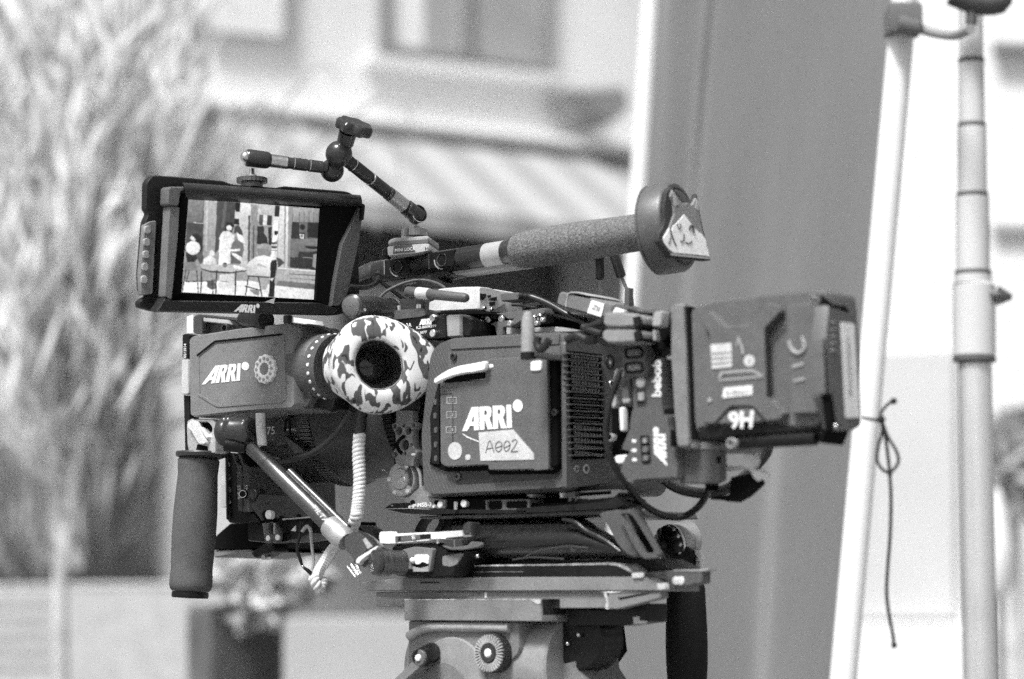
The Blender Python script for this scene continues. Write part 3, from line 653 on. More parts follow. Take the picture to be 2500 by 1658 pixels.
EC=bpy.data.materials.new('patterned_eyecup_cloth');EC.use_nodes=True;nt_=EC.node_tree;b_=nt_.nodes['Principled BSDF'];b_.inputs['Roughness'].default_value=.85;b_.inputs['Specular IOR Level'].default_value=.2
tc_=nt_.nodes.new('ShaderNodeTexCoord');mp_=nt_.nodes.new('ShaderNodeMapping');mp_.inputs['Rotation'].default_value=(R(15),R(-42),R(10));mp_.inputs['Scale'].default_value=(1.25,1.2,.6)
nz=nt_.nodes.new('ShaderNodeTexNoise');nz.inputs['Scale'].default_value=108;nz.inputs['Detail'].default_value=1.2;nz.inputs['Roughness'].default_value=.45;nz.inputs['Distortion'].default_value=.7
nt_.links.new(tc_.outputs['Object'],mp_.inputs[0]);nt_.links.new(mp_.outputs[0],nz.inputs['Vector'])
cr=nt_.nodes.new('ShaderNodeValToRGB');cr.color_ramp.elements[0].position=.52;cr.color_ramp.elements[0].color=(.82,.82,.82,1);cr.color_ramp.elements[1].position=.54;cr.color_ramp.elements[1].color=(.12,.12,.12,1)
e=cr.color_ramp.elements.new(.71);e.color=(.1,.1,.1,1);e=cr.color_ramp.elements.new(.73);e.color=(.03,.03,.03,1)
nt_.links.new(nz.outputs['Fac'],cr.inputs[0]);nt_.links.new(cr.outputs[0],b_.inputs['Base Color'])
ec=build(MB().loft(loops),'eyecup',EC,vf,angle=70,label='white eyecup cover with dark wavy blotches')
ci=(c[0]+0,c[1])
def inn(k,off,dx=0,dy=0): return [PE.p(c[0]+(x-c[0])*k+dx,c[1]+(y-c[1])*k+dy,off) for x,y in o1]
build(MB().loft([inn(1.02,.0105),inn(.97,.011),inn(.95,.007)]),'eyecup_rim',LGREY if False else mat('rim_grey',.3,.6),ec)
build(MB().loft([inn(.97,.008),inn(.94,-.004,-2,0),inn(.86,-.018,-6,0),inn(.62,-.032,-14,2)]),'eye_tube',GREY,ec)
cc=PE.p(c[0]-16,c[1]+3,-.030)
ln=build(MB().lathe(cc,en,[(-.001,.016),(0,.0148),(.002,.010),(.0028,.0001)],40,cap=False),'eye_lens',mat('eyepiece_glass',.05,.06,spec=.7),ec)
build(MB().lathe(cc,en,[(-.003,.0185),(.003,.0185),(.004,.0165),(.002,.0148)],40,cap=False),'lens_ring',ANOD,ec)
# things above the housing (behind it): grey bracket with knob
eb=thing('viewfinder_bracket','pale metal bracket with ribbed knob between monitor and viewfinder','bracket',SP(.0).p(520,800))
pb_=SP(.0)
pr(eb,'frame',DMET,pb_,D5(120,130,160,105,560,140,640,125,760,215,700,235,600,215,560,175,230,140,215,165,220,300,120,300),.03,bev=.002,r=6)
pr(eb,'plate',mat('silver_plate',.45,.4),pb_,D5(220,140,470,165,480,205,225,180),.03,bev=.001,off=.001)
pr(eb,'plate',GREY,SP(-.01),D5(210,180,600,215,590,280,215,300),.02,bev=.001)
socket(eb,pb_,D5(450,245)[0],.008,m=DMET)
A_=P(*D5(610,150)[0],.17);B_=P(*D5(835,165)[0],.12); d=B_-A_; build(MB().lathe(A_,d,[(0,.006),(d.length*.5,.0085),(d.length*.9,.009),(d.length,.008)],96,fn=lambda i,t:1+.02*(i%4<2)),'knob',BLACK,eb)
pr(eb,'pale_tag',WHITE,SP(-.03),D5(60,130,125,110,125,295,65,295),.01,bev=.001)
pr(eb,'pale_tag',WHITE,SP(-.02),D5(1095,140,1310,170,1325,230,1100,190),.01,bev=.001)
build(MB().rod(SP(-.01).p(*D5(1045,120)[0]),SP(-.01).p(*D5(1045,200)[0]),.0045),'post',BLACK,eb)
# motor cylinder between monitor and bracket block
mo=thing('lens_motor','dark cylindrical motor with grey end cap behind the eyecup top','motor',P(880,760,.11))
A_=P(*D7(80,520)[0],.055);B_=P(*D7(620,545)[0],.13);d=(B_-A_);l_=d.length
build(MB().lathe(A_,d,[(0,.0085),(.002,.0108),(.008,.0112),(l_*.3,.0105),(l_*.7,.0092),(l_,.0085)],40),'barrel',DMETG,mo)
build(MB().lathe(A_-d.normalized()*.0012,d,[(0,.0005),(.0002,.0078),(.001,.0090)],40,cap=False),'end_cap',GREY2,mo)
build(MB().lathe(A_+d*.86,d,[(0,.0095),(.002,.0102),(.003,.009)],40,cap=False),'ring',METAL,mo)
screw(mo,P(*D7(245,562)[0],.055),(0,-1,0),.0014)
# ------------------------------------------------------------------ lens
LC=O-S*.072+U*(.0155)   # lens axis through here, along F
LC=LC+F*0
lens=thing('cinema_lens','black prime lens with white 75 mark and two toothed rings behind the viewfinder','lens',LC+F*.2-U*.065)
LB_=mat('lens_black',.042,.4,bump=.06,bscale=2500); LB2=mat('lens_black_satin',.03,.3)
def lat(par,name,m,prof,segs=96,fn=None): return build(MB().lathe(LC,F,prof,segs,fn=fn),name,m,par)
lat(lens,'rear_barrel',LB2,[(.085,.046),(.118,.046),(.12,.056),(.150,.058),(.152,.0565)])
lat(lens,'gear_ring',BLACK,[(.152,.0565),(.1525,.061),(.164,.061),(.1645,.0575)],360,fn=lambda i,t:1-(.03 if (i%4<2 and .1524<t<.1641) else 0))
lat(lens,'main_barrel',LB_,[(.1645,.0575),(.178,.0585),(.2,.0595),(.2495,.0635),(.251,.0645)],96)
lat(lens,'gear_ring',DMET,[(.251,.0645),(.2515,.067),(.2645,.067),(.265,.064)],440,fn=lambda i,t:1-(.026 if (i%4<2 and .2514<t<.2646) else 0))
lat(lens,'lip',LB2,[(.265,.0655),(.267,.0655),(.2675,.0625)])
lat(lens,'front_barrel',mat('lens_grey_black',.06,.45,bump=.06,bscale=2500),[(.2675,.0625),(.300,.0615),(.318,.0605),(.322,.0585),(.352,.0585)])
CY=Cyl(LC,F,.0622)
text(lens,'75',A5(788,255,848,250,850,192,790,198),CY,off=.0012,bold=.0)
for q,s in [((925,222,982,220,983,208,926,210),None),((798,300,838,300,838,290,798,292),'- - c'),((985,228,1012,226,1012,210,985,212),'5'),((1003,300,1025,300,1025,282,1003,284),'5')]:
    if s: text(lens,s,A5(*q),CY,off=.0012,bold=0)
    else: prd(lens,'index_line',WHITE,CY,A5(*q),off=.0012)
mb=MB()
for k in range(34):
    a=2*math.pi*k/72+1.2; nn=(S*math.cos(a)-U*math.sin(a)); c=LC+F*.196+nn*.0597; mb.box(c,(F,nn.cross(F),nn),(.003 if k%4==0 else .0012,.0006,.0008),0)
build(mb,'scale_marks',WHITE,lens,smooth=False)
pr(lens,'focus_pointer',BLACK,SP(-.004),A5(965,85,982,85,978,120,932,152,926,230,914,232,918,145,962,112),.002,bev=.0004)
pr(lens,'focus_pointer',BLACK,SP(-.004),A5(952,140,962,138,964,250,952,250),.002,bev=.0004)
pr(lens,'clip',DMETG,SP(-.006),A5(850,335,925,250,1070,365,1060,400,1000,410,975,365,930,330,880,360),.008,bev=.002,r=6)
# thin cable that loops across the lens
cab=MB().tube([P(*A5(x,y)[0],Y) for x,y,Y in [(735,330,.14),(790,410,.14),(880,450,.14),(1000,440,.13),(1150,390,.12),(1290,280,.11),(1400,140,.1),(1440,60,.09)]],.0033,16,sub=8)
solo(cab,'loop_cable',CABLE,'black cable curving across the lens barrel below the eyecup','cable')
# ------------------------------------------------------------------ matte box
mx=thing('matte_box','black matte box with two filter trays marked 4x5.65 in front of the lens','matte box',SP(-.02).p(580,1280))
ps=SP(-.006)
pr(mx,'side_plate',BLACK,ps,A5(474,392,520,392,560,520,560,800,640,830,740,905,740,925,500,932,482,900),.006,bev=.001,r=4)
pr(mx,'side_edge',ANOD,SP(-.002),A5(466,395,478,395,488,905,476,905),.01,bev=.0008)
pr(mx,'filter_tray',GREY,SP(-.003),A5(517,410,535,395,560,470,598,500,600,845,565,842,555,500),.12,bev=.0008)
pr(mx,'filter_tray',GREY,SP(-.003),A5(562,405,585,395,612,470,648,500,656,845,608,848,602,500),.12,bev=.0008)
text(mx,'4x5.65',A5(588,752,588,644,562,644,562,752),SP(-.0028),bold=0); text(mx,'65',A5(642,676,642,642,618,642,618,676),SP(-.0028),bold=0)
bpm=BP(*A5(660,600)[0],-.006)
pr(mx,'rear_plate',PITCHB,bpm,A5(652,360,1010,200,1010,700,960,712,735,714,690,760,660,800),.012,bev=.001)
pr(mx,'bottom_guard',ANOD,SP(.0),A5(660,795,735,712,965,722,1150,770,1240,860,1180,880,790,900,745,912),.004,bev=.0006)
pr(mx,'rod_bracket',BLACK,SP(-.012),A5(640,905,1140,880,1140,1010,1020,1060,780,1085,640,1070),.04,bev=.002)
pr(mx,'lower_flag',PITCHB,SP(-.03),A5(380,1040,500,935,760,920,1030,900,1040,1070,800,1100,640,1130,380,1136),.11,bev=.002)
pr(mx,'flag_edge',mat('flag_grey',.2,.6),SP(-.032),A5(380,1138,650,1128,700,1150,520,1175,380,1196),.1,bev=.002)
mb=MB().prism(SP(-.001),[rr(A5(750,930,850,930,880,1010,865,1090,775,1090,760,1000),4),ell(*A5(828,970)[0],9,15)],.006,.0006); gb=build(mb,'gauge_plate',GREY,mx)
for k in range(7): pass
mb=MB()
for k in range(9):
    y=935+9*k; mb.prism(SP(-.0005),[A5(838,y,852,y+2,852,y+5,838,y+3)],.001,0)
build(mb,'gauge_marks',WHITE,gb,smooth=False)
for c in [(800,1048),(871,1042)]:
    build(MB().lathe(SP(-.001).p(*A5(*c)[0]),S,[(-.001,.0027),(.0006,.0027),(.0009,.0024),(.001,.0011),(.0004,.0009)],24),'roller',WHITE,gb)
pr(mx,'lower_clamp',BLACK,SP(.002),A5(670,1150,760,1090,830,1090,845,1150,780,1165,700,1205,665,1170),.02,bev=.002,r=4)
build(MB().lathe(SP(.002).p(*A5(785,1195)[0]),S,[(-.004,.0025),(.004,.0027),(.005,.002)],20),'clamp_bolt',METAL,mx)
for c in [(495,488),(500,585),(503,678),(505,772),(488,388),(585,400)]: socket(mx,ps,A5(*c)[0],.0044,'screw',m=METAL,inner=DMET,h=.002)
A_=SP(.001).p(*A5(606,710)[0]); kb=build(MB().lathe(A_-S*.0,F*-.3+S,[(-.02,.0045),(0,.0040),(.0010,.0034),(.0011,.003),(.0004,.0028)],28),'knob',BLACK,mx)
build(MB().lathe(A_,F*-.5+S,[(.0006,.0038),(.0014,.0037),(.0014,.0031),(.0006,.0031)],28,cap=False),'knob_ring',METAL,kb)
build(MB().rod(SP(0).p(*A5(690,712)[0])-S*.012,SP(0).p(*A5(690,712)[0])+S*.002,.0052),'knob',ANOD,mx)
mb=MB().prism(SP(.0005),[ell(*A5(775,868)[0],8,11)],.003,.0004); build(mb,'hole',PITCHB,mx)
build(MB().lathe(SP(.0015).p(*A5(818,868)[0]),S,[(-.002,.0042),(.003,.0042),(.0036,.0036)],28),'cap_screw',WHITE,mx)
for c in [(900,890),(1030,880)]: pr(mx,'hole',PITCHB,SP(.0008),ell(*A5(*c)[0],5,5.5),.002,bev=.0003)
pr(mx,'slot_bar',LGREY,SP(.001),A5(905,897,1130,880,1130,890,905,910),.003,bev=.0005)
pr(mx,'pale_bracket',mat('silver_paint',.5,.4),SP(-.03),A5(432,430,474,430,480,810,430,812,437,760,420,700,425,660,476,600,474,560,440,520),.004,bev=.0006,r=4)
pr(mx,'triangle_mark',WHITE,SP(-.0105),A5(970,990,1008,950,1008,995),.001,bev=.0002)
# ------------------------------------------------------------------ hand grip
hg=thing('hand_grip','dark foam hand grip hanging at the far left of the rig','hand grip',P(440,1450,.2))
yh=.19
ga,gb_=P(*A5(268,440)[0],yh),P(*A5(203,1455)[0],yh); gd=(gb_-ga); gl=gd.length; w_=mpp(yh)/3.1367
def gr(t): 
    pts=[(0,150),(.012,160),(.05,158),(.12,152),(.22,158),(.4,168),(.6,168),(.75,162),(.84,158),(.90,163),(.955,165),(.985,155),(1,140)]
    for (a,b),(c_,d_) in zip(pts,pts[1:]):
        if a<=t<=c_: k=(t-a)/(c_-a); k=k*k*(3-2*k); return (b*(1-k)+d_*k)*w_
prof=[(gl*t,gr(t)) for t in [0,.006,.012,.03,.05,.08,.12,.17,.22,.3,.4,.5,.6,.68,.75,.8,.84,.87,.9,.93,.955,.97,.985,1]]
build(MB().lathe(ga,gd,prof,64),'foam_sleeve',FOAM2,hg)
build(MB().lathe(gb_-gd*.006,gd,[(0,.0001),(.001,138*w_),(.005,142*w_),(.007,136*w_),(.0075,.0001)],48,cap=False),'end_ring',BLACK,hg)
fl=P(*A5(285,408)[0],yh-.0); build(MB().lathe(fl-U*.004,U+V((.03,0,0)),[(0,150*w_),(.002,190*w_),(.005,196*w_),(.0065,190*w_),(.0068,20*w_)],64),'flange',ANOD,hg)
build(MB().rod(ga,ga+U*.006,.005),'grip_bolt',ANOD,hg)
# bracket above grip
cb=thing('rosette_bracket','bright metal clamp bracket with lever standing above the hand grip','bracket',P(500,1105,.16))
pk=SP(.046)
SIL_=mat('machined_aluminium',.6,.35,.5,bump=.05)
mb=MB().prism(pk,[rr(C1(240,175,300,140,400,150,660,150,690,220,705,380,700,540,695,700,270,700,240,560,230,300),5),rr(C1(390,200,560,195,630,270,640,340,570,400,500,300,430,270),4)],.014,.0015); build(mb,'bracket_plate',SIL_,cb)
pr(cb,'inner_cavity',PITCHB,SP(.040),C1(380,190,640,190,650,420,380,420),.004,bev=0)
pr(cb,'lower_cavity',PITCHB,SP(.0466),C1(400,550,560,585,570,690,370,690),.002,bev=.0004,r=3)
pr(cb,'lever',mat('light_metal_lever',.8,.35,.3),SP(.051),C1(240,210,300,165,370,185,540,530,500,560,420,550,290,320,240,290),.005,bev=.0012,r=6)
pr(cb,'lever',mat('light_metal_lever',.8,.35,.3),SP(.050),C1(425,290,460,275,580,440,560,465,540,460),.004,bev=.0012,r=4)
pr(cb,'rear_strap',BLACK,SP(.036),C1(192,-20,228,-20,250,560,268,640,250,690,205,690),.004,bev=.0008)
# dark cylinder group linking viewfinder and arm
eh=thing('extension_hinge','dark hinge of stacked discs under the viewfinder','hinge',P(565,1100,.14))
a0,b0=P(*C1(780,360)[0],.145),P(*C1(1290,330)[0],.125); dd=b0-a0; L_=dd.length
build(MB().lathe(a0,dd,[(0,.0105),(.002,.0125),(.004,.0135),(.0065,.0138),(.0085,.0125),(.010,.0118),(.013,.0122),(.016,.0138),(.019,.0138),(.021,.0125),(L_*.86,.0125),(L_*.95,.011),(L_,.008)],64),'hinge_barrel',DMETG,eh)
build(MB().rod(P(*C1(830,560)[0],.13),P(*C1(1180,600)[0],.13),.006),'hinge_pin',BLACK,eh)
for x,y in [(830,155),(895,152),(1140,180)]: build(MB().sphere(P(*C1(x,y)[0],.113),.0014,12),'rivet',METAL,eh)
tp_=thing('wrapped_cable_end','cable end wrapped in pale tape hanging beneath the viewfinder','cable end',P(640,1090,.12))
build(MB().tube([P(*C1(1410,60)[0],.115),P(*C1(1415,300)[0],.115),P(*C1(1440,545)[0],.115),P(*C1(1442,572)[0],.115)],[.0045,.0045,.0044,.0036],24,sub=4),'tape_wrap',TAPE,tp_)
build(MB().rod(P(*C1(1442,560)[0],.116),P(*C1(1450,600)[0],.118),.0032),'cable_core',CABLE,tp_)
# ------------------------------------------------------------------ extension arm (support tube)
ar=thing('support_arm','grey metal support tube running diagonally from viewfinder down to the base clamp','support arm',P(900,1400,.06))
ARM=mat('arm_metal',.15,.25,.8,bump=.04)
a0,b0=P(*A5(668,348)[0],.125),P(*A5(1335,1010)[0],.055); dd=b0-a0;L_=dd.length
build(MB().lathe(a0,dd,[(0,.0062),(.002,.0070),(L_*.2,.0072)],40),'upper_sleeve',ARM,ar)
build(MB().lathe(a0,dd,[(L_*.2,.0068),(L_*.205,.0075),(L_*.99,.0079),(L_,.007)],40),'tube',ARM,ar)
off=(P(*A5(1120,640)[0],.08)-P(*A5(1060,690)[0],.08))
build(MB().rod(a0+dd*.36+off*.95,a0+dd*1.02+off*1.02,.0036),'side_rod',ARM,ar)
pln=Pl(P(*A5(1180,860)[0],.045),(0,-1,0))
text(ar,'TILTA',A5(1236,938,1122,800,1158,782,1268,914)[0:1]+A5(1252,935,1278,912,1150,778)[0:0]+A5(1236,938)[0:0] if False else [A5(1124,800)[0],A5(1238,938)[0],A5(1272,916)[0],A5(1160,788)[0]],pln)
c0=P(*A5(1270,950)[0],.062);c1=P(*A5(1400,1075)[0],.048)
build(MB().lathe(c0,c1-c0,[(0,.0098),(.002,.0104),((c1-c0).length*.85,.0108),((c1-c0).length,.009)],48),'end_sleeve',mat('cast_aluminium',.5,.4,.6,bump=.1),ar)
# clamp at lower end of the arm
cl=thing('arm_clamp','polished clamp with toothed collar and round dark cap at the end of the support tube','clamp',P(930,1410,.03))
pq_=Pl(P(*C3(1100,900)[0],.035),(-.25,-.95,.1))
pr(cl,'clamp_block',DMETG,pq_,C3(900,760,1000,700,1110,640,1200,690,1410,880,1250,960,1120,1100,1060,1150,1000,1000,920,930),.03,bev=.004,r=14)
pr(cl,'clamp_rail',mat('light_metal_lever',.8,.35,.3),pq_,C3(1100,1060,1390,880,1420,895,1400,935,1180,1090,1140,1150,1080,1130),.008,bev=.0015,r=5,off=.004)
pr(cl,'clamp_window',LGREY,pq_,C3(1190,800,1230,770,1330,890,1260,930),.002,bev=.0003,off=.0012)
a0=P(*C3(1340,1120)[0],.02); dd=V((.86,.5,0))
build(MB().lathe(a0,dd,[(0,.0005),(.0004,.0100),(.001,.0110),(.005,.0112),(.0055,.0105)],56,cap=False),'end_cap',DMETG,cl)
build(MB().lathe(a0,dd,[(.0055,.0108),(.006,.0122),(.0085,.0122),(.009,.0114),(.012,.0114),(.0125,.0122),(.0145,.0122),(.015,.0105),(.03,.0105)],56),'collar',DMET,cl)
mb=MB()
for k in range(3):
    x=C3(975+55*k,1180-35*k)[0]; y=C3(1090+40*k,1330-25*k)[0]; mb.rod(P(*x,.04),P(*y,.035),.0014 if k else .0008,12)
build(mb,'teeth',METAL,cl)
pr(cl,'strap',BLACK,SP(-.005),C3(1120,590,1180,600,1330,700,1420,800,1430,860,1400,870,1140,620),.02,bev=.001)
# ------------------------------------------------------------------ cords
def rope(path,r,turns,name,m,label,cat,strands=2,rad=None):
    pts,_=catmull([V(p) for p in path],[0]*len(path),24); N=len(pts); mb=MB()
    for sidx in range(strands):
        q=[];pe=None
        for i in range(N):
            d=(pts[min(i+1,N-1)]-pts[max(i-1,0)]).normalized()
            e1=V((0,1,0)).cross(d).normalized() if pe is None else (pe-d*pe.dot(d)).normalized(); pe=e1;e2=d.cross(e1)
            a=2*math.pi*(turns*i/N+sidx/strands); k=(rad(i/N) if rad else 1)
            q.append(pts[i]+(e1*math.cos(a)+e2*math.sin(a))*r*.60*k)
        mb.tube(q,[r*(.54 if strands>1 else .34)*(rad(i/N) if rad else 1) for i in range(N)],10)
    return solo(mb,name,m,label,cat)
rope([P(*C8(x,y)[0],.07) for x,y in [(590,500),(575,700),(580,900),(590,1100),(585,1300),(570,1480),(555,1600)]]+[P(*C3(1100,480)[0],.07),P(*C3(1040,640)[0],.08)],.0052,13,'twisted_cord',CORD,'long pale twisted cord hanging down below the eyecup','cord')
cs=solo(MB().tube([P(*C8(x,y)[0],.072) for x,y in [(640,120),(615,250),(605,380),(592,520)]],.0050,20,sub=6,fn=lambda i,k:1+.05*math.sin(i*2.1)),'cord_sleeve',CABLE,'ribbed black sleeve on the cord just beneath the eyecup','sleeve')
rope([P(*C3(x,y)[0],.09) for x,y in [(850,860),(760,960),(680,1080),(600,1200),(555,1290)]]+[P(*C3(540,1350)[0],.09)],.0062,20,'coiled_cord',CORD,'thick pale coiled cord slanting under the support tube','cord',strands=1,rad=lambda t:1.0 if t<.7 else 1-.25*(t-.7)/.3)
solo(MB().tube([P(*C3(x,y)[0],.0905) for x,y in [(845,868),(760,965),(680,1085),(600,1205),(555,1290)]],[.0046,.0048,.0048,.0046,.004],14,sub=5),'cord_core',CORD,'pale inner core of the coiled cord under the support tube','cord')
rope([P(*C3(500,1330)[0],.088),P(*C3(530,1420)[0],.086),P(*C3(575,1495)[0],.09),P(*C3(610,1440)[0],.092),P(*C3(630,1350)[0],.094)],.0044,4,'cord_knot',CORD,'pale knot at the bottom tip of the coiled cord','knot')
lp=thing('wire_loop','narrow hanging wire loop, half black and half silver, left of the coiled cord','wire loop',P(755,1420,.11))
build(MB().tube([P(*C3(x,y)[0],.115) for x,y in [(330,690),(400,610),(450,660),(465,800),(480,960),(500,1100),(480,1230)]],[.0015,.0017,.0017,.0016,.0014,.0013,.0012],12,sub=6),'silver_side',mat('wire_sleeve',.4,.4),lp)
build(MB().tube([P(*C3(x,y)[0],.12) for x,y in [(320,540),(300,760),(265,880),(270,970),(310,1090),(345,1180),(420,1240),(470,1290)]],[.0016,.0016,.0014,.0016,.0016,.0011,.0019,.0019],12,sub=6),'black_side',BLACK,lp)
build(MB().sphere(P(*C3(342,1180)[0],.113),.0014,12),'clasp_bead',METAL,lp)
# ------------------------------------------------------------------ field monitor
mn=V((math.sin(R(36)),-math.cos(R(36)),-.085)).normalized()
PM=Pl(P(600,600,.06),mn)
mon=thing('field_monitor','black field monitor with deep sunhood showing a bright cafe scene','monitor',PM.p(580,770))
MB_=mat('monitor_black',.014,.45,bump=.12,bscale=2200,spec=.4)
pbk=PM.off(-.012)
pr(mon,'housing',MB_,pbk,A1(112,560,150,512,190,505,690,548,740,572,1090,600,1130,586,1600,625,1665,662,1690,1500,1500,1540,180,1512,60,1480,60,1430,130,1390,75,1370,66,1230,100,850,130,790,105,760),.008,bev=.002,r=12)
pr(mon,'side_pad',mat('pad_grey',.2,.6),pbk,A1(130,850,188,838,160,1380,75,1392,68,1240,100,870),.006,bev=.001,off=.0015,r=5)
for x,y in [(125,908),(119,1000),(113,1092),(107,1182),(100,1275)]:
    pr(mon,'button',LGREY,pbk.off(.0018),A1(x-24,y-30,x+22,y-32,x+24,y+26,x-22,y+30),.003,bev=.001,off=.0015,r=12)
# sunhood: four walls standing toward the viewer
def hood(outer_near,outer_far,offn,th,name,m=MB_):
    near=[PM.p(*c,offn) for c in outer_near]
    return near
far=A1(395,650,1420,735,1370,1440,340,1385)      # tl tr br bl of bezel plane
near=[A1(385,600)[0],A1(1700,690)[0],A1(1500,1500)[0],A1(250,1410)[0]]
pr(mon,'screen_bezel',PITCHB,PM,A1(355,630,1640,720,1500,1490,300,1430),.01,bev=.0005)
def panel(a,b,c,d,th,name,m,par=mon):  # quad a b c d with thickness along its normal
    n=(b-a).cross(d-a).normalized(); return build(MB().add([a,b,c,d,a+n*th,b+n*th,c+n*th,d+n*th],[(0,1,2,3),(7,6,5,4),(0,4,5,1),(1,5,6,2),(2,6,7,3),(3,7,4,0)]),name,m,par,angle=20)
# top wall (rounded front lip), left wall, right wall
TL,TR=PM.p(*A1(385,590)[0],.012),PM.p(*A1(1690,690)[0],.05)
mb=MB()
secs=[]
for x0,y0,x1,y1,offk in [(380,560,1690,652,.0),(385,572,1695,668,.010),(392,596,1700,690,.014),(398,625,1702,712,.013),(402,662,1690,742,.006),(404,684,1450,742,.001)]:
    secs.append([PM.p(*A1(lerp(x0,x1,k/16),lerp(y0,y1,k/16))[0],offk) for k in range(17)])
build(MB().loft(secs,closed=False),'hood_lip',mat('hood_satin',.03,.38),mon,angle=80)
pr(mon,'hood_hinge',GREY2,PM.off(.012),A1(275,590,395,590,400,612,368,625,355,735,268,730),.014,bev=.002,r=8)
pr(mon,'hood_left_wall',mat('hood_grey',.16,.55),PM.off(.010),A1(285,735,360,740,345,980,300,1425,248,1400),.012,bev=.001,r=3)
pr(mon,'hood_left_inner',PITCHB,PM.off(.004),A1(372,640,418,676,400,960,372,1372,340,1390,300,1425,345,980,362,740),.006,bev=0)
a,b=PM.p(*A1(1425,742)[0],.001),PM.p(*A1(1385,1440)[0],.001)
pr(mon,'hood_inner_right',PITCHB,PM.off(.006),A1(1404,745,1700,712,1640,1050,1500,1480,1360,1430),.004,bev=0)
sidepl=Pl(PM.p(*A1(1600,1000)[0],.012),mn)
pr(mon,'hood_right_wall',mat('hood_flap_grey',.075,.7,bump=.4,bscale=500),sidepl,A1(1698,725,1702,830,1680,1000,1640,1180,1600,1360,1585,1400,1530,1470,1478,1468,1500,1300,1555,1010),.006,bev=.001)
pr(mon,'hood_clip',BLACK,PM.off(.02),A1(1690,712,1722,718,1726,735,1716,835,1704,838,1708,740,1690,735),.006,bev=.001,r=4)
pr(mon,'bottom_rail',MB_,PM.off(.014),A1(250,1412,300,1428,1390,1445,1500,1480,1530,1500,1480,1535,190,1505),.014,bev=.0015)
arri(mon,A1(755,1510,915,1522,918,1462,790,1455),PM.off(.0145),disc=True)
pr(mon,'tilt_mark',mat('gloss_strip',.5,.3),PM.off(.0146),A1(985,1440,1060,1410,1052,1452),.0005,bev=0)
# the picture on the screen: an emissive mesh whose faces carry grey levels
scr=[B8(105,125,1808,262,1728,1422,18,1325)]
cells=[]
def sp(v,*c): cells.append((v,B8(*c)))
def sq(v,x0,y0,x1,y1,n=10): 
    sp(v,*[k for i in range(n) for k in (((x0+x1)/2+(x1-x0)/2*math.cos(2*math.pi*i/n)),((y0+y1)/2+(y1-y0)/2*math.sin(2*math.pi*i/n)))])
sp(.55,105,125,1808,262,1728,1422,18,1325)
sp(.28,105,130,310,145,290,860,60,800); sp(.42,100,130,300,150,285,420,85,420); sp(.2,90,440,290,450,280,860,60,760)
sp(.8,165,430,300,445,300,455,165,442)
sp(.62,305,150,472,160,440,820,290,820); sp(.75,330,150,360,155,340,800,318,800)
sp(.2,470,160,705,178,690,470,640,640,440,830); sp(.3,560,165,600,170,560,480,520,520)
sp(.8,705,178,1000,198,985,470,690,470); sp(.06,705,180,765,182,760,300,705,300); sp(.08,692,385,755,388,752,460,692,458)
sp(.72,760,470,985,475,980,1000,760,990); sp(.9,770,182,990,198,985,400,770,390)
sp(.25,868,345,895,345,890,1000,860,1000); sp(.5,900,200,990,205,975,960,900,950); sp(.2,930,470,945,470,940,960,926,960)
sp(.75,1000,200,1210,215,1190,480,1000,470); sp(.25,1010,335,1060,340,1055,470,1005,465); sp(.15,1110,340,1175,345,1168,470,1108,465); sp(.9,1060,340,1108,342,1105,468,1057,466)
sp(.12,985,485,1060,480,1075,520,1065,570,1105,620,1120,720,980,710); sp(.1,1120,500,1170,490,1160,720,1130,720)
sp(.88,1270,220,1400,230,1390,1010,1235,1000); sp(.55,1330,225,1352,226,1340,1005,1318,1005); sp(.5,1380,230,1440,235,1400,1010,1370,1010)
sp(.1,1212,218,1270,222,1262,360,1205,360); sp(.97,1185,360,1265,362,1240,660,1170,700); sp(.08,1200,545,1250,545,1245,580,1225,600,1200,590)
for k in range(4): sp(.12 if k%2==0 else .9,1165,690+26*k,1238,690+26*k,1236,708+26*k,1163,708+26*k)
sp(.92,1155,800,1240,800,1225,910,1150,905)
sp(.3,1440,235,1808,262,1770,1050,1400,1010); sp(.55,1440,240,1805,268,1800,430,1440,430)
for k in range(5): sp(.3,1520+60*k,300,1528+60*k,300,1526+60*k,430,1518+60*k,430)
sp(.12,1430,430,1520,432,1510,640,1415,640); sq(.08,1525,455,1595,530); sp(.1,1630,435,1795,440,1780,635,1620,628)
sp(.05,1512,565,1592,570,1588,655,1508,650); sp(.85,1525,578,1580,582,1576,645,1522,640); sq(.4,1535,588,1568,630)
sp(.38,1415,640,1770,650,1760,800,1400,790); sp(.1,1595,735,1765,745,1762,775,1640,770,1600,755); sp(.12,1512,810,1640,815,1740,800,1760,1040,1400,1010,1400,880,1500,880)
sp(.6,1560,875,1690,885,1688,895,1558,885); sp(.5,1700,840,1760,830,1740,1030,1690,1000)
sp(.62,1240,1010,1752,1050,1735,1300,1215,1240); sp(.9,1240,1010,1752,1050,1750,1062,1240,1025); sp(.35,1390,1085,1745,1110,1744,1120,1390,1096); sp(.35,1390,1140,1740,1168,1740,1176,1390,1150); sp(.35,1250,1175,1738,1222,1736,1290,1222,1240)
sp(.97,18,1300,60,1190,900,1180,1215,1240,1735,1300,1728,1422,18,1325)
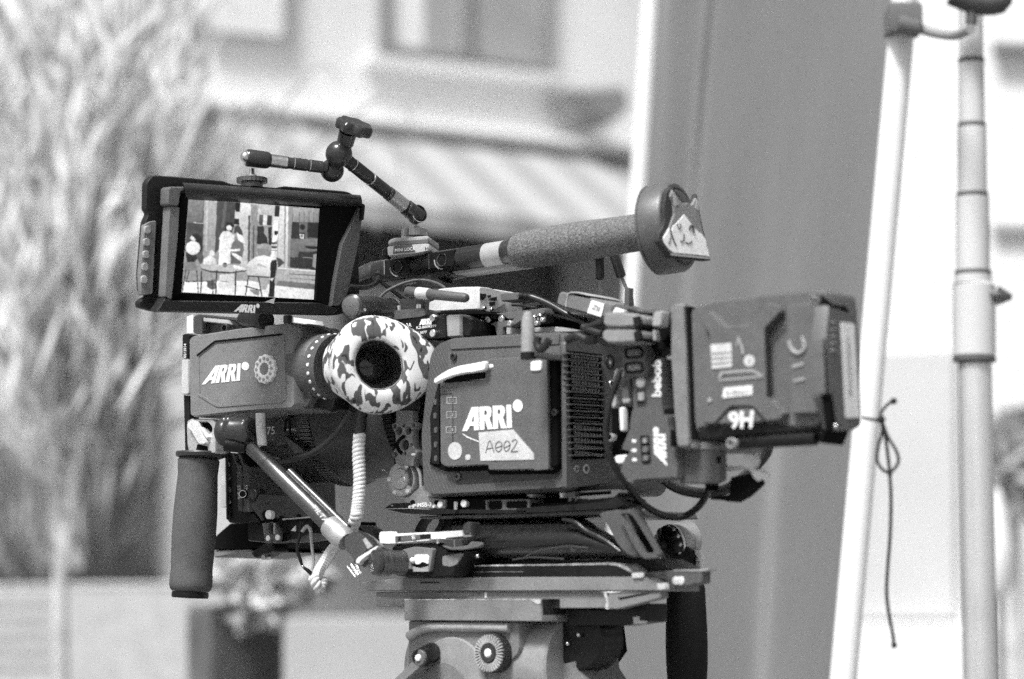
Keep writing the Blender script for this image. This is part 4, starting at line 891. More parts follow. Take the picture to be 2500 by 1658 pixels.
# people and furniture in the shown picture
sp(.1,140,600,200,570,270,620,285,740,250,860,180,940,90,940,70,840); sq(1.,68,670,258,850); sp(.9,120,640,145,600,200,650,180,690)
sp(.95,500,620,540,550,620,540,690,600,690,700,640,800,640,960,490,980); sp(.08,570,480,600,430,660,430,690,480,680,500,640,470,600,510,580,540); sq(.95,585,470,660,540)
sp(.2,690,500,740,460,790,540,800,600,760,590,720,560,690,580); sp(.35,660,700,720,640,800,700,815,800,640,790); sp(.95,720,560,800,610,840,700,800,700,740,660)
sp(.3,640,810,810,800,770,960,650,960); sp(.98,640,780,760,770,760,800,640,800); sp(.98,650,815,700,830,790,880,780,935,740,910,660,850)
sp(.92,300,900,380,850,450,900,470,970,290,975); sq(.9,365,790,440,870); sp(.25,200,850,280,800,300,900,260,980)
sq(.55,970,700,1170,880); sp(.45,985,760,1155,780,1160,850,985,850); sp(.9,870,940,950,880,1060,850,1160,880,1160,1130,860,1110,830,1050); sp(.7,1000,950,1100,1000,1080,1010,980,980)
sp(.72,250,970,850,985,850,1040,650,1075,400,1060,270,1020); sp(.15,270,1020,400,1055,650,1068,850,1040,850,1055,650,1085,400,1075,270,1035); sp(.97,680,975,840,1020,830,1050,690,1020); sq(.4,540,960,600,1010,8); sp(.1,545,950,598,950,590,965,550,965)
for x0,x1,yb in [(455,445,1345),(705,690,1360),(265,255,1335)]: sp(.1,x0,1050,x0+16,1050,x1+16,yb,x1,yb)
sp(.42,50,945,200,940,220,1060,110,1045,50,1040)
for c in [(70,1030,20,1320),(110,1045,70,1190),(205,1050,225,1330)]: sp(.15,c[0],c[1],c[0]+12,c[1],c[2]+12,c[3],c[2],c[3])
sp(.15,75,1185,430,1175,430,1187,75,1197); sp(.25,340,1180,440,1160,455,1280,400,1290,345,1260); sp(.55,360,1070,440,1080,420,1180,350,1170); sp(.15,400,1160,412,1160,425,1345,412,1345)
for c in [(865,1120,825,1370),(990,1125,1035,1380)]: sp(.12,c[0],c[1],c[0]+14,c[1],c[2]+14,c[3],c[2],c[3])
sp(.12,860,1112,1140,1130,1140,1142,860,1124); sp(.12,825,1240,1025,1295,1022,1308,822,1252); sp(.6,1010,1150,1130,1150,1100,1290,1030,1290); sp(.45,880,1290,1010,1300,1000,1370,940,1350)
sp(.85,500,1100,690,1090,690,1280,480,1275); sp(.5,520,1180,640,1190,600,1200,520,1195)
sp(.06,1160,930,1225,910,1235,990,1210,1130,1195,1390,1125,1385,1150,1130,1150,980); sp(.9,1140,1150,1200,1140,1170,1190); sp(.2,1225,880,1290,900,1330,950,1250,1010,1240,940)
NX,NY=230,160
import mathutils.noise as mn_
sq_=B8(105,125,1808,262,1728,1422,18,1325); quad=[sq_[3],sq_[2],sq_[1],sq_[0]]
gpx=[[quadmap(quad,i/NX,1-j/NY) for i in range(NX+1)] for j in range(NY+1)]
val=[[.5]*(NX+1) for _ in range(NY+1)]
for k,(v,l) in enumerate(cells):
    xs=[p[0] for p in l];ys=[p[1] for p in l]; bx0,bx1,by0,by1=min(xs),max(xs),min(ys),max(ys); g1,g2=random.uniform(-.22,.22),random.uniform(-.12,.3); n=len(l)
    for j in range(NY+1):
        if gpx[j][0][1]-4>by1 and gpx[j][NX][1]-4>by1: break
        if gpx[j][0][1]+26<by0 and gpx[j][NX][1]+4<by0: continue
        for i in range(NX+1):
            x,y=gpx[j][i]
            if x<bx0 or x>bx1 or y<by0 or y>by1: continue
            ins=False; q=n-1
            for w in range(n):
                if (l[w][1]>y)!=(l[q][1]>y) and x<(l[q][0]-l[w][0])*(y-l[w][1])/(l[q][1]-l[w][1])+l[w][0]: ins=not ins
                q=w
            if ins: val[j][i]=v*(1+g1*(x-(bx0+bx1)/2)/(bx1-bx0+.1)-g2*((y-by0)/(by1-by0+.1)-.35))
for j in range(NY+1):
    for i in range(NX+1):
        a=mn_.noise(V((i*.11,j*.11,3)))*.10+mn_.noise(V((i*.3,j*.22,9)))*.12+mn_.noise(V((i*.8,j*.6,5)))*.10
        val[j][i]=max(.02,val[j][i]*(1+a*1.1)+a*.12)
bl=[[(val[j][i]*2+val[j][max(i-1,0)]+val[j][min(i+1,NX)]+val[max(j-1,0)][i]+val[min(j+1,NY)][i])/6 for i in range(NX+1)] for j in range(NY+1)]
pv=[bl[j][i] for j in range(NY+1) for i in range(NX+1)]
vs=[PM.p(*gpx[j][i],.0006) for j in range(NY+1) for i in range(NX+1)]
fs=[(j*(NX+1)+i,(j+1)*(NX+1)+i,(j+1)*(NX+1)+i+1,j*(NX+1)+i+1) for j in range(NY) for i in range(NX)]
SM=bpy.data.materials.new('lit_screen');SM.use_nodes=True;nt_=SM.node_tree;b_=nt_.nodes['Principled BSDF'];b_.inputs['Base Color'].default_value=(.02,.02,.02,1);b_.inputs['Roughness'].default_value=.5
at=nt_.nodes.new('ShaderNodeAttribute');at.attribute_name='level'
nz=nt_.nodes.new('ShaderNodeTexNoise');nz.inputs['Scale'].default_value=1100;nz.inputs['Detail'].default_value=2
mm=nt_.nodes.new('ShaderNodeMapRange');mm.inputs[1].default_value=.3;mm.inputs[2].default_value=.7;mm.inputs[3].default_value=.75;mm.inputs[4].default_value=1.2
tc_=nt_.nodes.new('ShaderNodeTexCoord');nt_.links.new(tc_.outputs['Object'],nz.inputs[0]);nt_.links.new(nz.outputs['Fac'],mm.inputs[0])
mu=nt_.nodes.new('ShaderNodeMath');mu.operation='MULTIPLY';nt_.links.new(at.outputs['Fac'],mu.inputs[0]);nt_.links.new(mm.outputs[0],mu.inputs[1])
nt_.links.new(mu.outputs[0],b_.inputs['Emission Color']);b_.inputs['Emission Strength'].default_value=.62
so_=build(MB().add(vs,fs),'screen',SM,mon,smooth=False)
atr=so_.data.attributes.new('level','FLOAT','POINT')
# validate() may drop nothing here; keep lengths equal
if len(so_.data.vertices)==len(pv): atr.data.foreach_set('value',[max(x,0)**1.6 for x in pv])
# mount screw on top
c=PM.p(*A1(890,575)[0],-.022)
mu_=MB().lathe(c,U,[(-.003,.0100),(.0015,.0100),(.0017,.0138),(.0058,.0138),(.006,.009)],96,fn=lambda i,t:1+(.03 if (i%4<2 and .0016<t<.0059) else 0)); build(mu_,'mount_wheel',DMET,mon)
build(MB().lathe(c+U*.0058,U,[(0,.0048),(.003,.0048),(.0033,.003),(.006,.0024),(.009,.0024)],24),'mount_stud',METAL,mon)
# ------------------------------------------------------------------ articulating arm
ya=.075
aa=thing('articulating_arm','black jointed friction arm with lobed knob joining monitor and top handle','arm',P(1015,560,.16))
AM=mat('arm_black',.06,.22,.4,bump=.02)
def seg(p,q,prof,name,m=AM): 
    d=q-p;L=d.length; return build(MB().lathe(p,d,[(t*L,r*.50) for t,r in prof],40),name,m,aa)
e0=P(*A1(858,378)[0],c.y-.014);e1=P(*A1(1430,450)[0],.09)
seg(e0,e1,[(-.02,.0145),(0,.0160),(.005,.0162),(.24,.0158),(.27,.0145),(.29,.0118),(.52,.0115),(.523,.0105),(.58,.0105),(.583,.0112),(.76,.0112),(.763,.0100),(.785,.0100),(.788,.0112),(.96,.0112),(.963,.009),(1.02,.0085)],'lower_tube')
seg(e0,e1,[(.295,.0121),(.5,.0118)],'bare_band',METAL)
build(MB().lathe(e0+(e1-e0)*-.021,e0-e1,[(0,.0072),(.0006,.0071),(.0004,.0055),(-.004,.005)],40,cap=False),'socket_rim',METAL,aa)
build(MB().sphere(e0-(e1-e0)*.02+V((0,-.003,0)),.0050,24),'ball',METAL,aa)
j1=P(*A1(1480,470)[0],.1); j2=P(*A1(1530,350)[0],.085)
build(MB().sphere(j1,.0110,32),'joint_ball',AM,aa); build(MB().sphere(j2,.0124,32),'joint_ball',AM,aa)
build(MB().rod(j1,j2,.0075),'joint_neck',AM,aa)
f0=j2;f1=P(*A2(865,965)[0],.150)
seg(f0,f1,[(.06,.013),(.165,.012),(.17,.010),(.185,.010),(.19,.0125),(.365,.0125),(.37,.010),(.39,.010),(.394,.0125),(.575,.0125),(.58,.0105),(.6,.0105),(.604,.0132),(.815,.0132),(.82,.0125),(.835,.0125),(.84,.0155),(.985,.0165),(1.0,.0160),(.99,.013),(.96,.011)],'upper_tube')
seg(f0,f1,[(.64,.0136),(.81,.0136)],'bare_band',mat('worn_metal',.5,.45,.8))
build(MB().sphere(f1-(f1-f0)*.03,.0052,24),'ball',METAL,aa)
for t_ in (.166,.388,.602):
    q_=f0+(f1-f0)*t_; build(MB().lathe(q_,f1-f0,[(0,.0056),(.0004,.0066),(.0014,.0066),(.0016,.0056)],32,cap=False),'bright_edge',METAL,aa)
for t_ in (.585,.79):
    q_=e0+(e1-e0)*t_; build(MB().lathe(q_,e1-e0,[(0,.0052),(.0003,.0059),(.0010,.0059),(.0012,.0052)],32,cap=False),'bright_edge',METAL,aa)
fl_=f1; fn_=V((.55,-.75,.15)).normalized(); build(MB().lathe(f1+fn_*.002-(f1-f0).normalized()*.004,fn_,[(-.006,.0078),(.0035,.0086),(.004,.0080),(.001,.0062)],36,cap=False),'flared_rim',AM,aa)
build(MB().lathe(f1+fn_*.002-(f1-f0).normalized()*.004,fn_,[(.0036,.0087),(.0043,.0082)],36,cap=False),'rim_glint',METAL,aa)
build(MB().sphere(f1+fn_*.002-(f1-f0).normalized()*.003,.0058,24),'ball',METAL,aa)
# lobed knob
ka,kb_=P(*A2(200,330)[0],.08),P(*A2(300,160)[0],.05); kd=(kb_-ka).normalized()
kd=(V((.33,-.38,.86))).normalized()
build(MB().lathe(P(*A2(215,350)[0],.085),P(*A2(250,215)[0],.075)-P(*A2(215,350)[0],.085),[(0,.0068),(.003,.0068),(.0033,.0078),(.016,.0084)],32),'knob_stem',AM,aa)
kc=P(*A2(300,185)[0],.07)
build(MB().lathe(kc-kd*.005,kd,[(0,.011),(.001,.0150),(.0025,.0160),(.0085,.0162),(.0105,.0148),(.011,.012),(.0105,.007),(.0105,.0001)],140,fn=lambda i,t:1+.10*math.cos(2*math.pi*i/140*7),cap=True),'lobed_knob',AM,aa)
# ------------------------------------------------------------------ quick release + top handle
qr=thing('quick_release','small pale quick-release mount lettered MINI LOCK on the top handle','mount',P(1000,625,.16))
yq=.165
qc=P(*A2(828,1095)[0],yq)
build(MB().lathe(qc-U*.0045,U,[(0,.0115),(.0002,.0126),(.007,.0126),(.0073,.011),(.0075,.0055),(.010,.0052),(.0105,.003),(.022,.0022)],120,fn=lambda i,t:1+(.025 if (i%4<2 and .0001<t<.0069) else 0)),'knurled_wheel',mat('knurl_metal',.4,.3,.9),qr)
ql=Pl(P(*A2(770,1230)[0],yq-.022),(-.18,-1,0))
pr(qr,'upper_cap',LGREY,ql,A2(595,1165,640,1140,930,1122,952,1135,955,1185,620,1215,590,1200),.045,bev=.003,r=12)
pr(qr,'cap_groove',GREY2,ql,A2(600,1195,640,1175,935,1150,950,1160,948,1190,600,1215),.045,bev=.001,off=.0008,r=8)
pr(qr,'lock_body',mat('satin_silver',.5,.35,.0),ql,A2(585,1215,640,1205,930,1185,955,1195,962,1255,840,1280,600,1302,590,1290),.045,bev=.0015,r=8,off=.0005)
pr(qr,'lock_label',GREY,ql,A2(645,1215,800,1200,832,1262,640,1280),.001,bev=.0002,off=.0012)
text(qr,'MINI LOCK',A2(655,1264,836,1250,836,1222,655,1236),ql.off(.0013)); text(qr,'H',A2(918,1250,946,1246,946,1218,918,1222),ql.off(.0007),BLACK)
pr(qr,'lock_lever',BLACK,ql,A2(540,1240,580,1230,590,1240,590,1295,560,1308,540,1298),.02,bev=.002,r=6)
th_=thing('top_grip','black top handle tube with grey foam grip sloping up to the right','handle',P(1010,700,.17))
HT=mat('handle_tube_black',.02,.28,bump=.05)
yL,yR=.205,-.005
def hp(x,y,k=0): # point on the handle axis plane at pixel
    t=(x-900)/(1560-900); return P(x,y,lerp(yL,yR,t))
h0=hp(925,665); h1=hp(1570,566); hd=h1-h0; HL=hd.length; hx=hd.normalized()
def tpos(px):
    a,b=-.1,HL*1.5
    for _ in range(40):
        m=(a+b)/2; q=h0+hx*m-EYE; x=1250+FPX*q.x/q.dot(FWD)
        if x<px: a=m
        else: b=m
    return a
build(MB().lathe(h0,hd,[(-.002,.0102),(0,.0112),(tpos(1240),.0112),(tpos(1245),.0100),(tpos(1262),.0098)],56),'tube',HT,th_)
build(MB().lathe(h0,hd,[(tpos(1190),.0105),(tpos(1191),.0115),(tpos(1236),.0115),(tpos(1237),.0105)],56,cap=False),'tape_band',mat('grey_tape',.34,.7),th_)
build(MB().lathe(h0,hd,[(tpos(1240),.0112),(tpos(1244),.0118),(tpos(1258),.0122),(tpos(1260),.0146),(tpos(1268),.0146)],56),'ferrule',DMETG,th_)
pf=[(1262,.0128),(1265,.0152),(1275,.0163),(1300,.0173),(1340,.0179),(1390,.0178),(1440,.0176),(1490,.0170),(1530,.0166),(1570,.0166),(1590,.0165)]
build(MB().lathe(h0,hd,[(tpos(a),b) for a,b in pf],64),'foam_grip',FOAM,th_)
sv=hx.cross(V((0,0,1))).normalized(); sv=sv if sv.y<0 else -sv; hu=sv.cross(hx); hu=hu if hu.z>0 else -hu
# square mounting blocks with threaded holes
PHs=Pl(h0+sv*.0106,sv)
for cx,cy,w_,hgt in [(675,1390,210,150),(1060,1330,220,150)]:
    q_=A2(cx-w_/2,cy-55,cx+w_/2,cy-85,cx+w_/2,cy+55,cx-w_/2,cy+85)
    bl=pr(th_,'mount_block',BLACK,PHs,q_,.012,bev=.0008,off=.0012)
    o=PHs.p(*A2(cx+5,cy+5)[0],.0014)
    build(MB().lathe(o,sv,[(.0002,.0062),(.0008,.0060),(.0006,.0054),(-.003,.0052),(-.0034,.0001)],32,cap=False),'threaded_hole',DMET,bl)
    build(MB().tube([PHs.p(*c_,.0016) for c_ in A2(cx-60,cy+5,cx-50,cy+50,cx-20,cy+80,cx+10,cy+85)],.0008,8,sub=5),'hole_rim',METAL,bl)
pr(th_,'block_edge',METAL,PHs,A2(558,1335,566,1333,568,1460,560,1462),.001,bev=.0002,off=.0014); pr(th_,'block_edge',METAL,PHs,A2(944,1285,952,1283,955,1412,947,1414),.001,bev=.0002,off=.0014)
# underside rail with holes
PU=Pl(h0-hu*.0175,-hu)
rl=MB().prism(Pl(h0-hu*.009+sv*.003,sv),[[(930,682),(1268,640),(1268,650),(930,694)]],.02,.0005); build(rl,'lower_rail',mat('rail_grey',.22,.45),th_)
for x,y in A2(1240,1423,1440,1398): build(MB().lathe(h0+hx*tpos(x)-hu*.0128-sv*.001,-hu,[(0,.003),(.0008,.003),(.0008,.0001)],24),'rail_hole',PITCHB,th_)
# front end cap, strut to body
build(MB().lathe(h0-hx*.002,-hx,[(-.002,.0102),(.002,.0112),(.006,.0112),(.0065,.010)],48),'collar',DMETG,th_)
fc=hp(900,672)+hx*-.0; build(MB().tube([h0-hx*.004,h0-hx*.012-hu*.001,h0-hx*.022-hu*.004,h0-hx*.027-hu*.010],[.0098,.0112,.0108,.007],28,sub=5),'front_cap',DMETG,th_)
pr(th_,'strut',ANOD,Pl(h0+sv*.006,sv),A2(830,1470,1010,1440,1060,1450,1120,1500,1060,1560,1000,1580,835,1590)[:0] or A3(405,605,600,575,650,600,640,612,545,630,590,655,560,690,405,690),.02,bev=.002,r=4)
# end disc
dk=thing('end_disc','thick dark round cap on the rear end of the top handle','cap',P(1600,680,-.02))
dn=V((.87,-.48,.07)).normalized(); d0=P(*B2(450,805)[0],-.010)
DM=mat('disc_paint',.11,.4,bump=.1,bscale=2400)
Lp=mpp(-.02)
RD=114*Lp
build(MB().lathe(d0,dn,[(0,RD*.93),(.0015,RD*.985),(.003,RD*.985),(.0035,RD*.965),(.0045,RD*.965),(.005,RD*.99),(.022,RD*.99),(.0245,RD*.965),(.026,RD*.93),(.0262,RD*.86),(.025,RD*.84),(.025,.0001)],96),'rim',DM,dk)
build(MB().lathe(d0+dn*.0255,dn,[(0,RD*.80),(.0025,RD*.78),(.003,RD*.70),(.003,.0001)],64,cap=False),'face',GREY2,dk)
# cat badge
cat_=thing('cat_badge','small flat cat-head badge, white face with grey ears, stuck on the handle end disc','badge',P(1660,640,-.06))
cn=V((.52,-.85,-.05)).normalized(); PC=Pl(P(*B2(900,800)[0],-.052),cn)
CG=mat('badge_grey',.22,.7,bump=.4,bscale=1200); CD=mat('badge_dark',.035,.7)
out=B2(735,160,760,190,900,370,960,400,1020,430,1090,250,1110,330,1150,560,1190,780,1230,930,1260,1060,1290,1190,1310,1240,1240,1250,700,1200,600,1060,520,960,540,830,600,740,620,650,610,480,640,240,690,175)
pr(cat_,'backing',CD,PC,out,.006,bev=.001,r=3)
hd_=B2(735,190,770,230,890,400,960,390,1025,425,1085,310,1120,350,1140,560,1180,790,1230,940,1260,1080,1285,1180,700,1120,640,1010,600,930,640,840,690,760,760,560,745,400,700,300)
pr(cat_,'head',CG,PC,hd_,.003,bev=.0012,off=.0022,r=3)
pr(cat_,'face_patch',WHITE,PC,B2(910,560,940,600,1000,680,1060,760,1110,810,1170,850,1225,930,1240,1020,1270,1120,1285,1185,1150,1165,760,1130,690,1080,620,990,600,910,640,850,690,760,710,840,740,740,800,690),.001,bev=.0004,off=.0028,r=2)
pr(cat_,'ear_lining',LGREY,PC,B2(735,235,760,240,830,420,770,450),.001,bev=.0004,off=.0027,r=2)
pr(cat_,'ear_lining',LGREY,PC,B2(1090,340,1115,370,1125,520,1070,470),.001,bev=.0004,off=.0027,r=2)
INK=mat('badge_ink',.06,.8)
def ink(pts,rad=.0006): 
    return build(MB().tube([PC.p(*q_,.0032) for q_ in B2(*pts)],rad,6,sub=4),'ink_line',INK,cat_)
ink((985,790,1000,740,1030,735,1045,780,1042,830),.0009); ink((805,700,815,750,840,775,855,740,850,700),.0005); ink((905,850,900,930,880,965,850,955),.0005); ink((930,970,960,990,1000,980,1020,955),.0005); ink((705,780,720,860,760,960,790,1030),.0007); ink((680,1000,700,940,710,890),.0004)
pr(cat_,'shelf_edge',LGREY,PC,B2(700,1130,1290,1195,1300,1225,720,1170),.001,bev=.0003,off=.0026)
# cables near the handle front
solo(MB().tube([P(*q_,y) for q_,y in zip(D7(60,285,160,300,270,300,370,260,405,210,400,120),[.10,.105,.12,.14,.16,.17])],.0024,14,sub=6),'short_cable',CABLE,'short thick black cable hooking under the front of the top handle','cable')
solo(MB().tube([P(*q_,.165) for q_ in D7(380,130,420,215,500,285,600,360,690,430,720,450)],.0019,14,sub=6),'diagonal_cable',CABLE,'black cable slanting from the handle front down to the bracket block','cable')
solo(MB().tube([P(*q_,y) for q_,y in zip(D7(405,440,480,360,580,300,700,250,840,215,960,215,1080,245,1170,290,1200,330),[.12,.12,.12,.12,.12,.12,.11,.10,.09])],.0014,12,sub=6),'thin_cable',mat('grey_cable',.09,.5),'thin grey cable arching over the white transmitter aerial','cable')
# whip aerials under the grip and labelled pack
for x0,y0,x1,y1,xa,ya_,w in [(748,60,758,330,765,610,.0042),(960,60,1040,300,1120,480,.0046)]:
    t_=thing('whip_aerial','thin aerial with thick black sleeve under the foam grip, '+('upright' if w<.0044 else 'leaning')+' one','aerial',P(*D2(xa,ya_)[0],.06),group='whip aerials under the handle')
    build(MB().lathe(P(*D2(x1,y1)[0],.06),P(*D2(x0,y0)[0],.06)-P(*D2(x1,y1)[0],.06),[(-.002,.002),(-.001,w*.9),(.0005,w),(.03,w)],16),'sleeve',mat('sleeve_black',.03,.35),t_)
    build(MB().rod(P(*D2(xa,ya_)[0],.06),P(*D2(x1,y1)[0],.06),.0016),'rod',mat('pale_rod',.3,.3),t_)
solo(MB().prism(SP(-.05),[rr(D2(1085,465,1158,460,1150,780,1075,760),2)],.006,.0008),'flat_bar',GREY,'narrow grey upright bar beside the leaning aerial','bar')
solo(MB().tube([P(*q_,.05) for q_ in D2(1175,620,1180,700,1165,780)],.0016,8,sub=4).tube([P(*q_,.05) for q_ in D2(1205,625,1215,700,1225,780)],.0016,8,sub=4) if False else MB().tube([P(*q_,.05) for q_ in D2(1195,600,1205,700,1215,790)],.0012,8,sub=4),'pale_wire',LGREY,'pale wire rising behind the narrow grey bar','wire')
zp=thing('receiver_pack','slim grey pack with a white ZII sticker lying on the top rail','pack',SP(-.03).p(1420,760))
pz=SP(-.03)
pr(zp,'case',mat('pack_grey',.17,.5,bump=.1,bscale=2200),pz,D2(148,690,190,505,300,530,420,560,640,600,830,650,990,690,1110,730,1000,800,840,870,770,862,560,815,280,740),.05,bev=.003,r=8)
pr(zp,'case_band',LGREY,pz,D2(268,720,300,540,345,515,460,515,600,565,600,575,420,540,350,540,320,560,300,735),.05,bev=.001,off=.001,r=4)
st=pr(zp,'sticker',WHITE,pz,D2(640,628,815,680,768,862,575,802),.0006,bev=0,off=.0009,r=2); text(st,'ZII',D2(640,745,735,785,758,722,668,690),pz.off(.001),INK,bold=-.005)
pr(zp,'dial',GREY,SP(-.028),D2(880,770,900,700,960,680,1060,700,1120,740,1100,800,930,810),.03,bev=.003,r=8); pr(zp,'pale_patch',WHITE,SP(-.026),D2(925,790,965,728,1100,775,1080,800,930,808),.004,bev=.0006)
# ------------------------------------------------------------------ power distribution plate behind the body
S2=SP(.03)
pp=thing('power_plate','grey upright power plate with switches and vertical lettering behind the camera body','power plate',S2.p(1590,1175))
PW=mat('plate_grey',.09,.5,bump=.12,bscale=2300)
pr(pp,'front_block',PW,S2,D3(372,290,608,265,600,100,720,60,725,600,745,720,860,700,862,860,905,1085,890,1100,905,1420,640,1430,405,1445,390,1490,330,1470,240,1330,320,1150,355,1120,262,1090,255,1080,340,880,375,640,350,400),.03,bev=.002,r=6)
pr(pp,'back_frame',mat('frame_grey',.2,.5,bump=.1),SP(.036),A8(742,182,770,165,815,162,862,178,842,186,858,420,868,760,880,1108,800,1118,785,1095,768,900,745,500),.085,bev=.003,r=10)
pr(pp,'socket_panel',PW,SP(.038),A8(425,440,585,425,582,640,545,655,430,640),.03,bev=.002,r=8)
for y in (0,1):
    k=SP(.0395); d=y*98
    pr(pp,'socket_rim',PITCHB,k,A8(448,458+d,545,450+d,562,470+d,562,520+d,445,530+d,440,470+d),.004,bev=.001,r=8,off=.0004)
    b_=pr(pp,'socket_face',GREY,k,A8(458,470+d,540,463+d,550,478+d,550,508+d,460,516+d),.004,bev=.001,r=6,off=.002)
    for x in (478,520): socket(b_,k.off(.002),A8(x,492+d)[0],.0022,m=LGREY,h=.001)
for loc_,r_ in [((552,684),.0038)]: build(MB().lathe(S2.p(*A8(*loc_)[0]),S,[(0,r_*1.2),(.0006,r_*1.1),(.0022,r_*.7),(.0026,.0001)],20,cap=False),'indicator_lamp',WHITE,pp)
pr(pp,'switch_frame',ANOD,S2,D3(425,420,535,412,545,600,435,610),.002,bev=.0005,off=.0006,r=4,holes=[D3(438,434,448,596,530,590,522,428)])
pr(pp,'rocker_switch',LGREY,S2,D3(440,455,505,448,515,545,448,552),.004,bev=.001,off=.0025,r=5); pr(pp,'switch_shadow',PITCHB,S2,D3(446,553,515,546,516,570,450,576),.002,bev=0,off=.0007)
prd(pp,'groove',PITCHB,S2,D3(362,300,382,298,394,640,384,655),off=.0006)
prd(pp,'groove',PITCHB,S2,D3(335,640,345,640,356,850,345,855),off=.0006)
text(pp,'bebob',D3(712,500,712,88,612,88,605,500),S2,bold=.03,off=.0008)
arri(pp,D3(780,1285,758,915,622,915,632,1190),S2,disc=False)
prd(pp,'logo',WHITE,S2,ell(*D3(652,880)[0],7,8.5))
pr(pp,'button_panel',PITCHB,S2,D3(468,940,572,935,592,1245,490,1255),.002,bev=.0004,off=.0008,r=5)
for k in range(3):
    b_=pr(pp,'push_button',GREY,S2,D3(482+4*k,958+98*k,560+4*k,954+98*k,564+4*k,1032+98*k,486+4*k,1038+98*k),.003,bev=.001,off=.002,r=6)
    text(b_,str(k+1),D3(512+4*k,1018+98*k,540+4*k,1017+98*k,540+4*k,975+98*k,512+4*k,976+98*k),S2.off(.0021),LGREY,bold=0)
for x,y,w_ in [(406,1000,48),(406,1105,55),(412,1210,52)]: prd(pp,'lamp_mark',WHITE,S2,rr(D3(x-w_/2,y-18,x+w_/2,y-18,x+w_/2,y+18,x-w_/2,y+18),3))
for q_ in [(740,640,842,630,845,695,745,700),(808,870,855,870,858,1060,815,1062),(715,-40,812,-50,815,30,718,50)]: pr(pp,'slot',PITCHB,SP(.0362),D3(*q_),.003,bev=.0003,off=.0006)
pr(pp,'lower_block',PW,SP(.02),D3(892,1105,1385,1085,1384,1445,1300,1478,905,1482),.008,bev=.002,r=8)
pr(pp,'block_lid',mat('frame_grey',.2,.5),SP(.021),D3(890,1085,1120,1010,1384,1040,1384,1100,905,1112),.055,bev=.002)
for x,y in [(952,1240),(1350,1210)]: pr(pp,'bolt_hole',PITCHB,SP(.0202),ell(*D3(x,y)[0],4.6,9),.002,bev=.0002,off=.0006)
pr(pp,'toggle',WHITE,SP(.03),D3(232,620,280,615,290,885,245,890),.006,bev=.0015,r=5)
pr(pp,'toggle_block',GREY2,SP(.028),D3(262,400,350,380,352,560,265,560),.02,bev=.001)
pr(pp,'pale_bar',LGREY,SP(.029),D3(262,525,355,520,355,570,280,575),.006,bev=.001,r=4)
pr(pp,'pale_bracket',LGREY,SP(.022),D3(188,190,280,180,290,260,200,420,205,600,160,640,140,500),.006,bev=.001,r=5)
pr(pp,'white_plug',WHITE,SP(.02),D3(172,1165,328,1150,290,1255,200,1260),.01,bev=.002,r=8)
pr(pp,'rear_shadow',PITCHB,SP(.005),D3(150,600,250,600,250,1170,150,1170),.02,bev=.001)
socket(pp,SP(.012),D3(160,960)[0],.0065,m=LGREY)
# plugs at its top (near, soft)
s3=SP(.055)
for nm,lab,qd,tail in [('upper','upper of two chunky grey cable plugs on the power plate',(800,800,1000,785,1195,810,1310,840,1300,1000,1190,1000,1000,1015,830,1000,780,960,790,860),[(800,930),(700,960),(600,1000),(540,1020)]),
                   ('lower','lower of two chunky grey cable plugs on the power plate',(770,1030,1000,1020,1220,1025,1320,1050,1310,1180,1240,1215,1000,1230,840,1225,770,1160),[(780,1090),(680,1060),(600,1030),(520,1000)])]:
    g=thing('cable_plug',lab,'plug',s3.p(*D2(1000,1000)[0]),group='plugs on the power plate')
    pr(g,'plug_body',mat('plug_grey',.24,.6),s3,D2(*qd),.022,bev=.004,r=10)
    build(MB().tube([s3.p(*q_,-.012) for q_ in D2(*[c for t in tail for c in t])],.003,12,sub=5),'cable',CABLE,g)
    x0=1215 if nm=='upper' else 1225
    pr(g,'strain_relief',BLACK,SP(.0545),D2(x0-30,(850 if nm=='upper' else 1050),x0+70,(840 if nm=='upper' else 1045),x0+90,(1000 if nm=='upper' else 1190),x0-10,(1005 if nm=='upper' else 1200)),.02,bev=.002,r=5,off=.001)
solo(MB().tube([s3.p(*q_,-.02) for q_ in D2(300,1180,380,1140,450,1120,520,1150,600,1180,700,1170)],.0036,12,sub=6),'body_cable',CABLE,'soft black cable lying along the rear top edge of the camera body','cable')
solo(MB().tube([SP(.05).p(*q_,0) for q_ in A7(1310,75,1300,130,1320,180,1360,160,1400,100)],.0034,12,sub=6),'stub_cable',CABLE,'short black cable bend beside the side aerial','cable')
bk_=thing('plug_bracket','pale bracket and dark block between plugs and battery frame','bracket',SP(.04).p(1610,800))
pr(bk_,'dark_block',PITCHB,SP(.03),D2(1300,840,1440,830,1720,850,1715,1110,1620,1200,1640,1320,1480,1320,1350,1200,1300,1060),.05,bev=.002)
pr(bk_,'pale_tab',LGREY,SP(.05),D2(1475,790,1610,770,1600,900,1585,990,1455,995,1470,880),.01,bev=.002,r=6); pr(bk_,'pale_tab',LGREY,SP(.045),D2(1470,1040,1500,1040,1525,1150,1510,1190,1480,1185),.006,bev=.001,r=5)
pr(bk_,'top_lid',GREY2,SP(.02),D2(1210,745,1640,725,1700,800,1440,830,1250,815),.05,bev=.003,r=6)
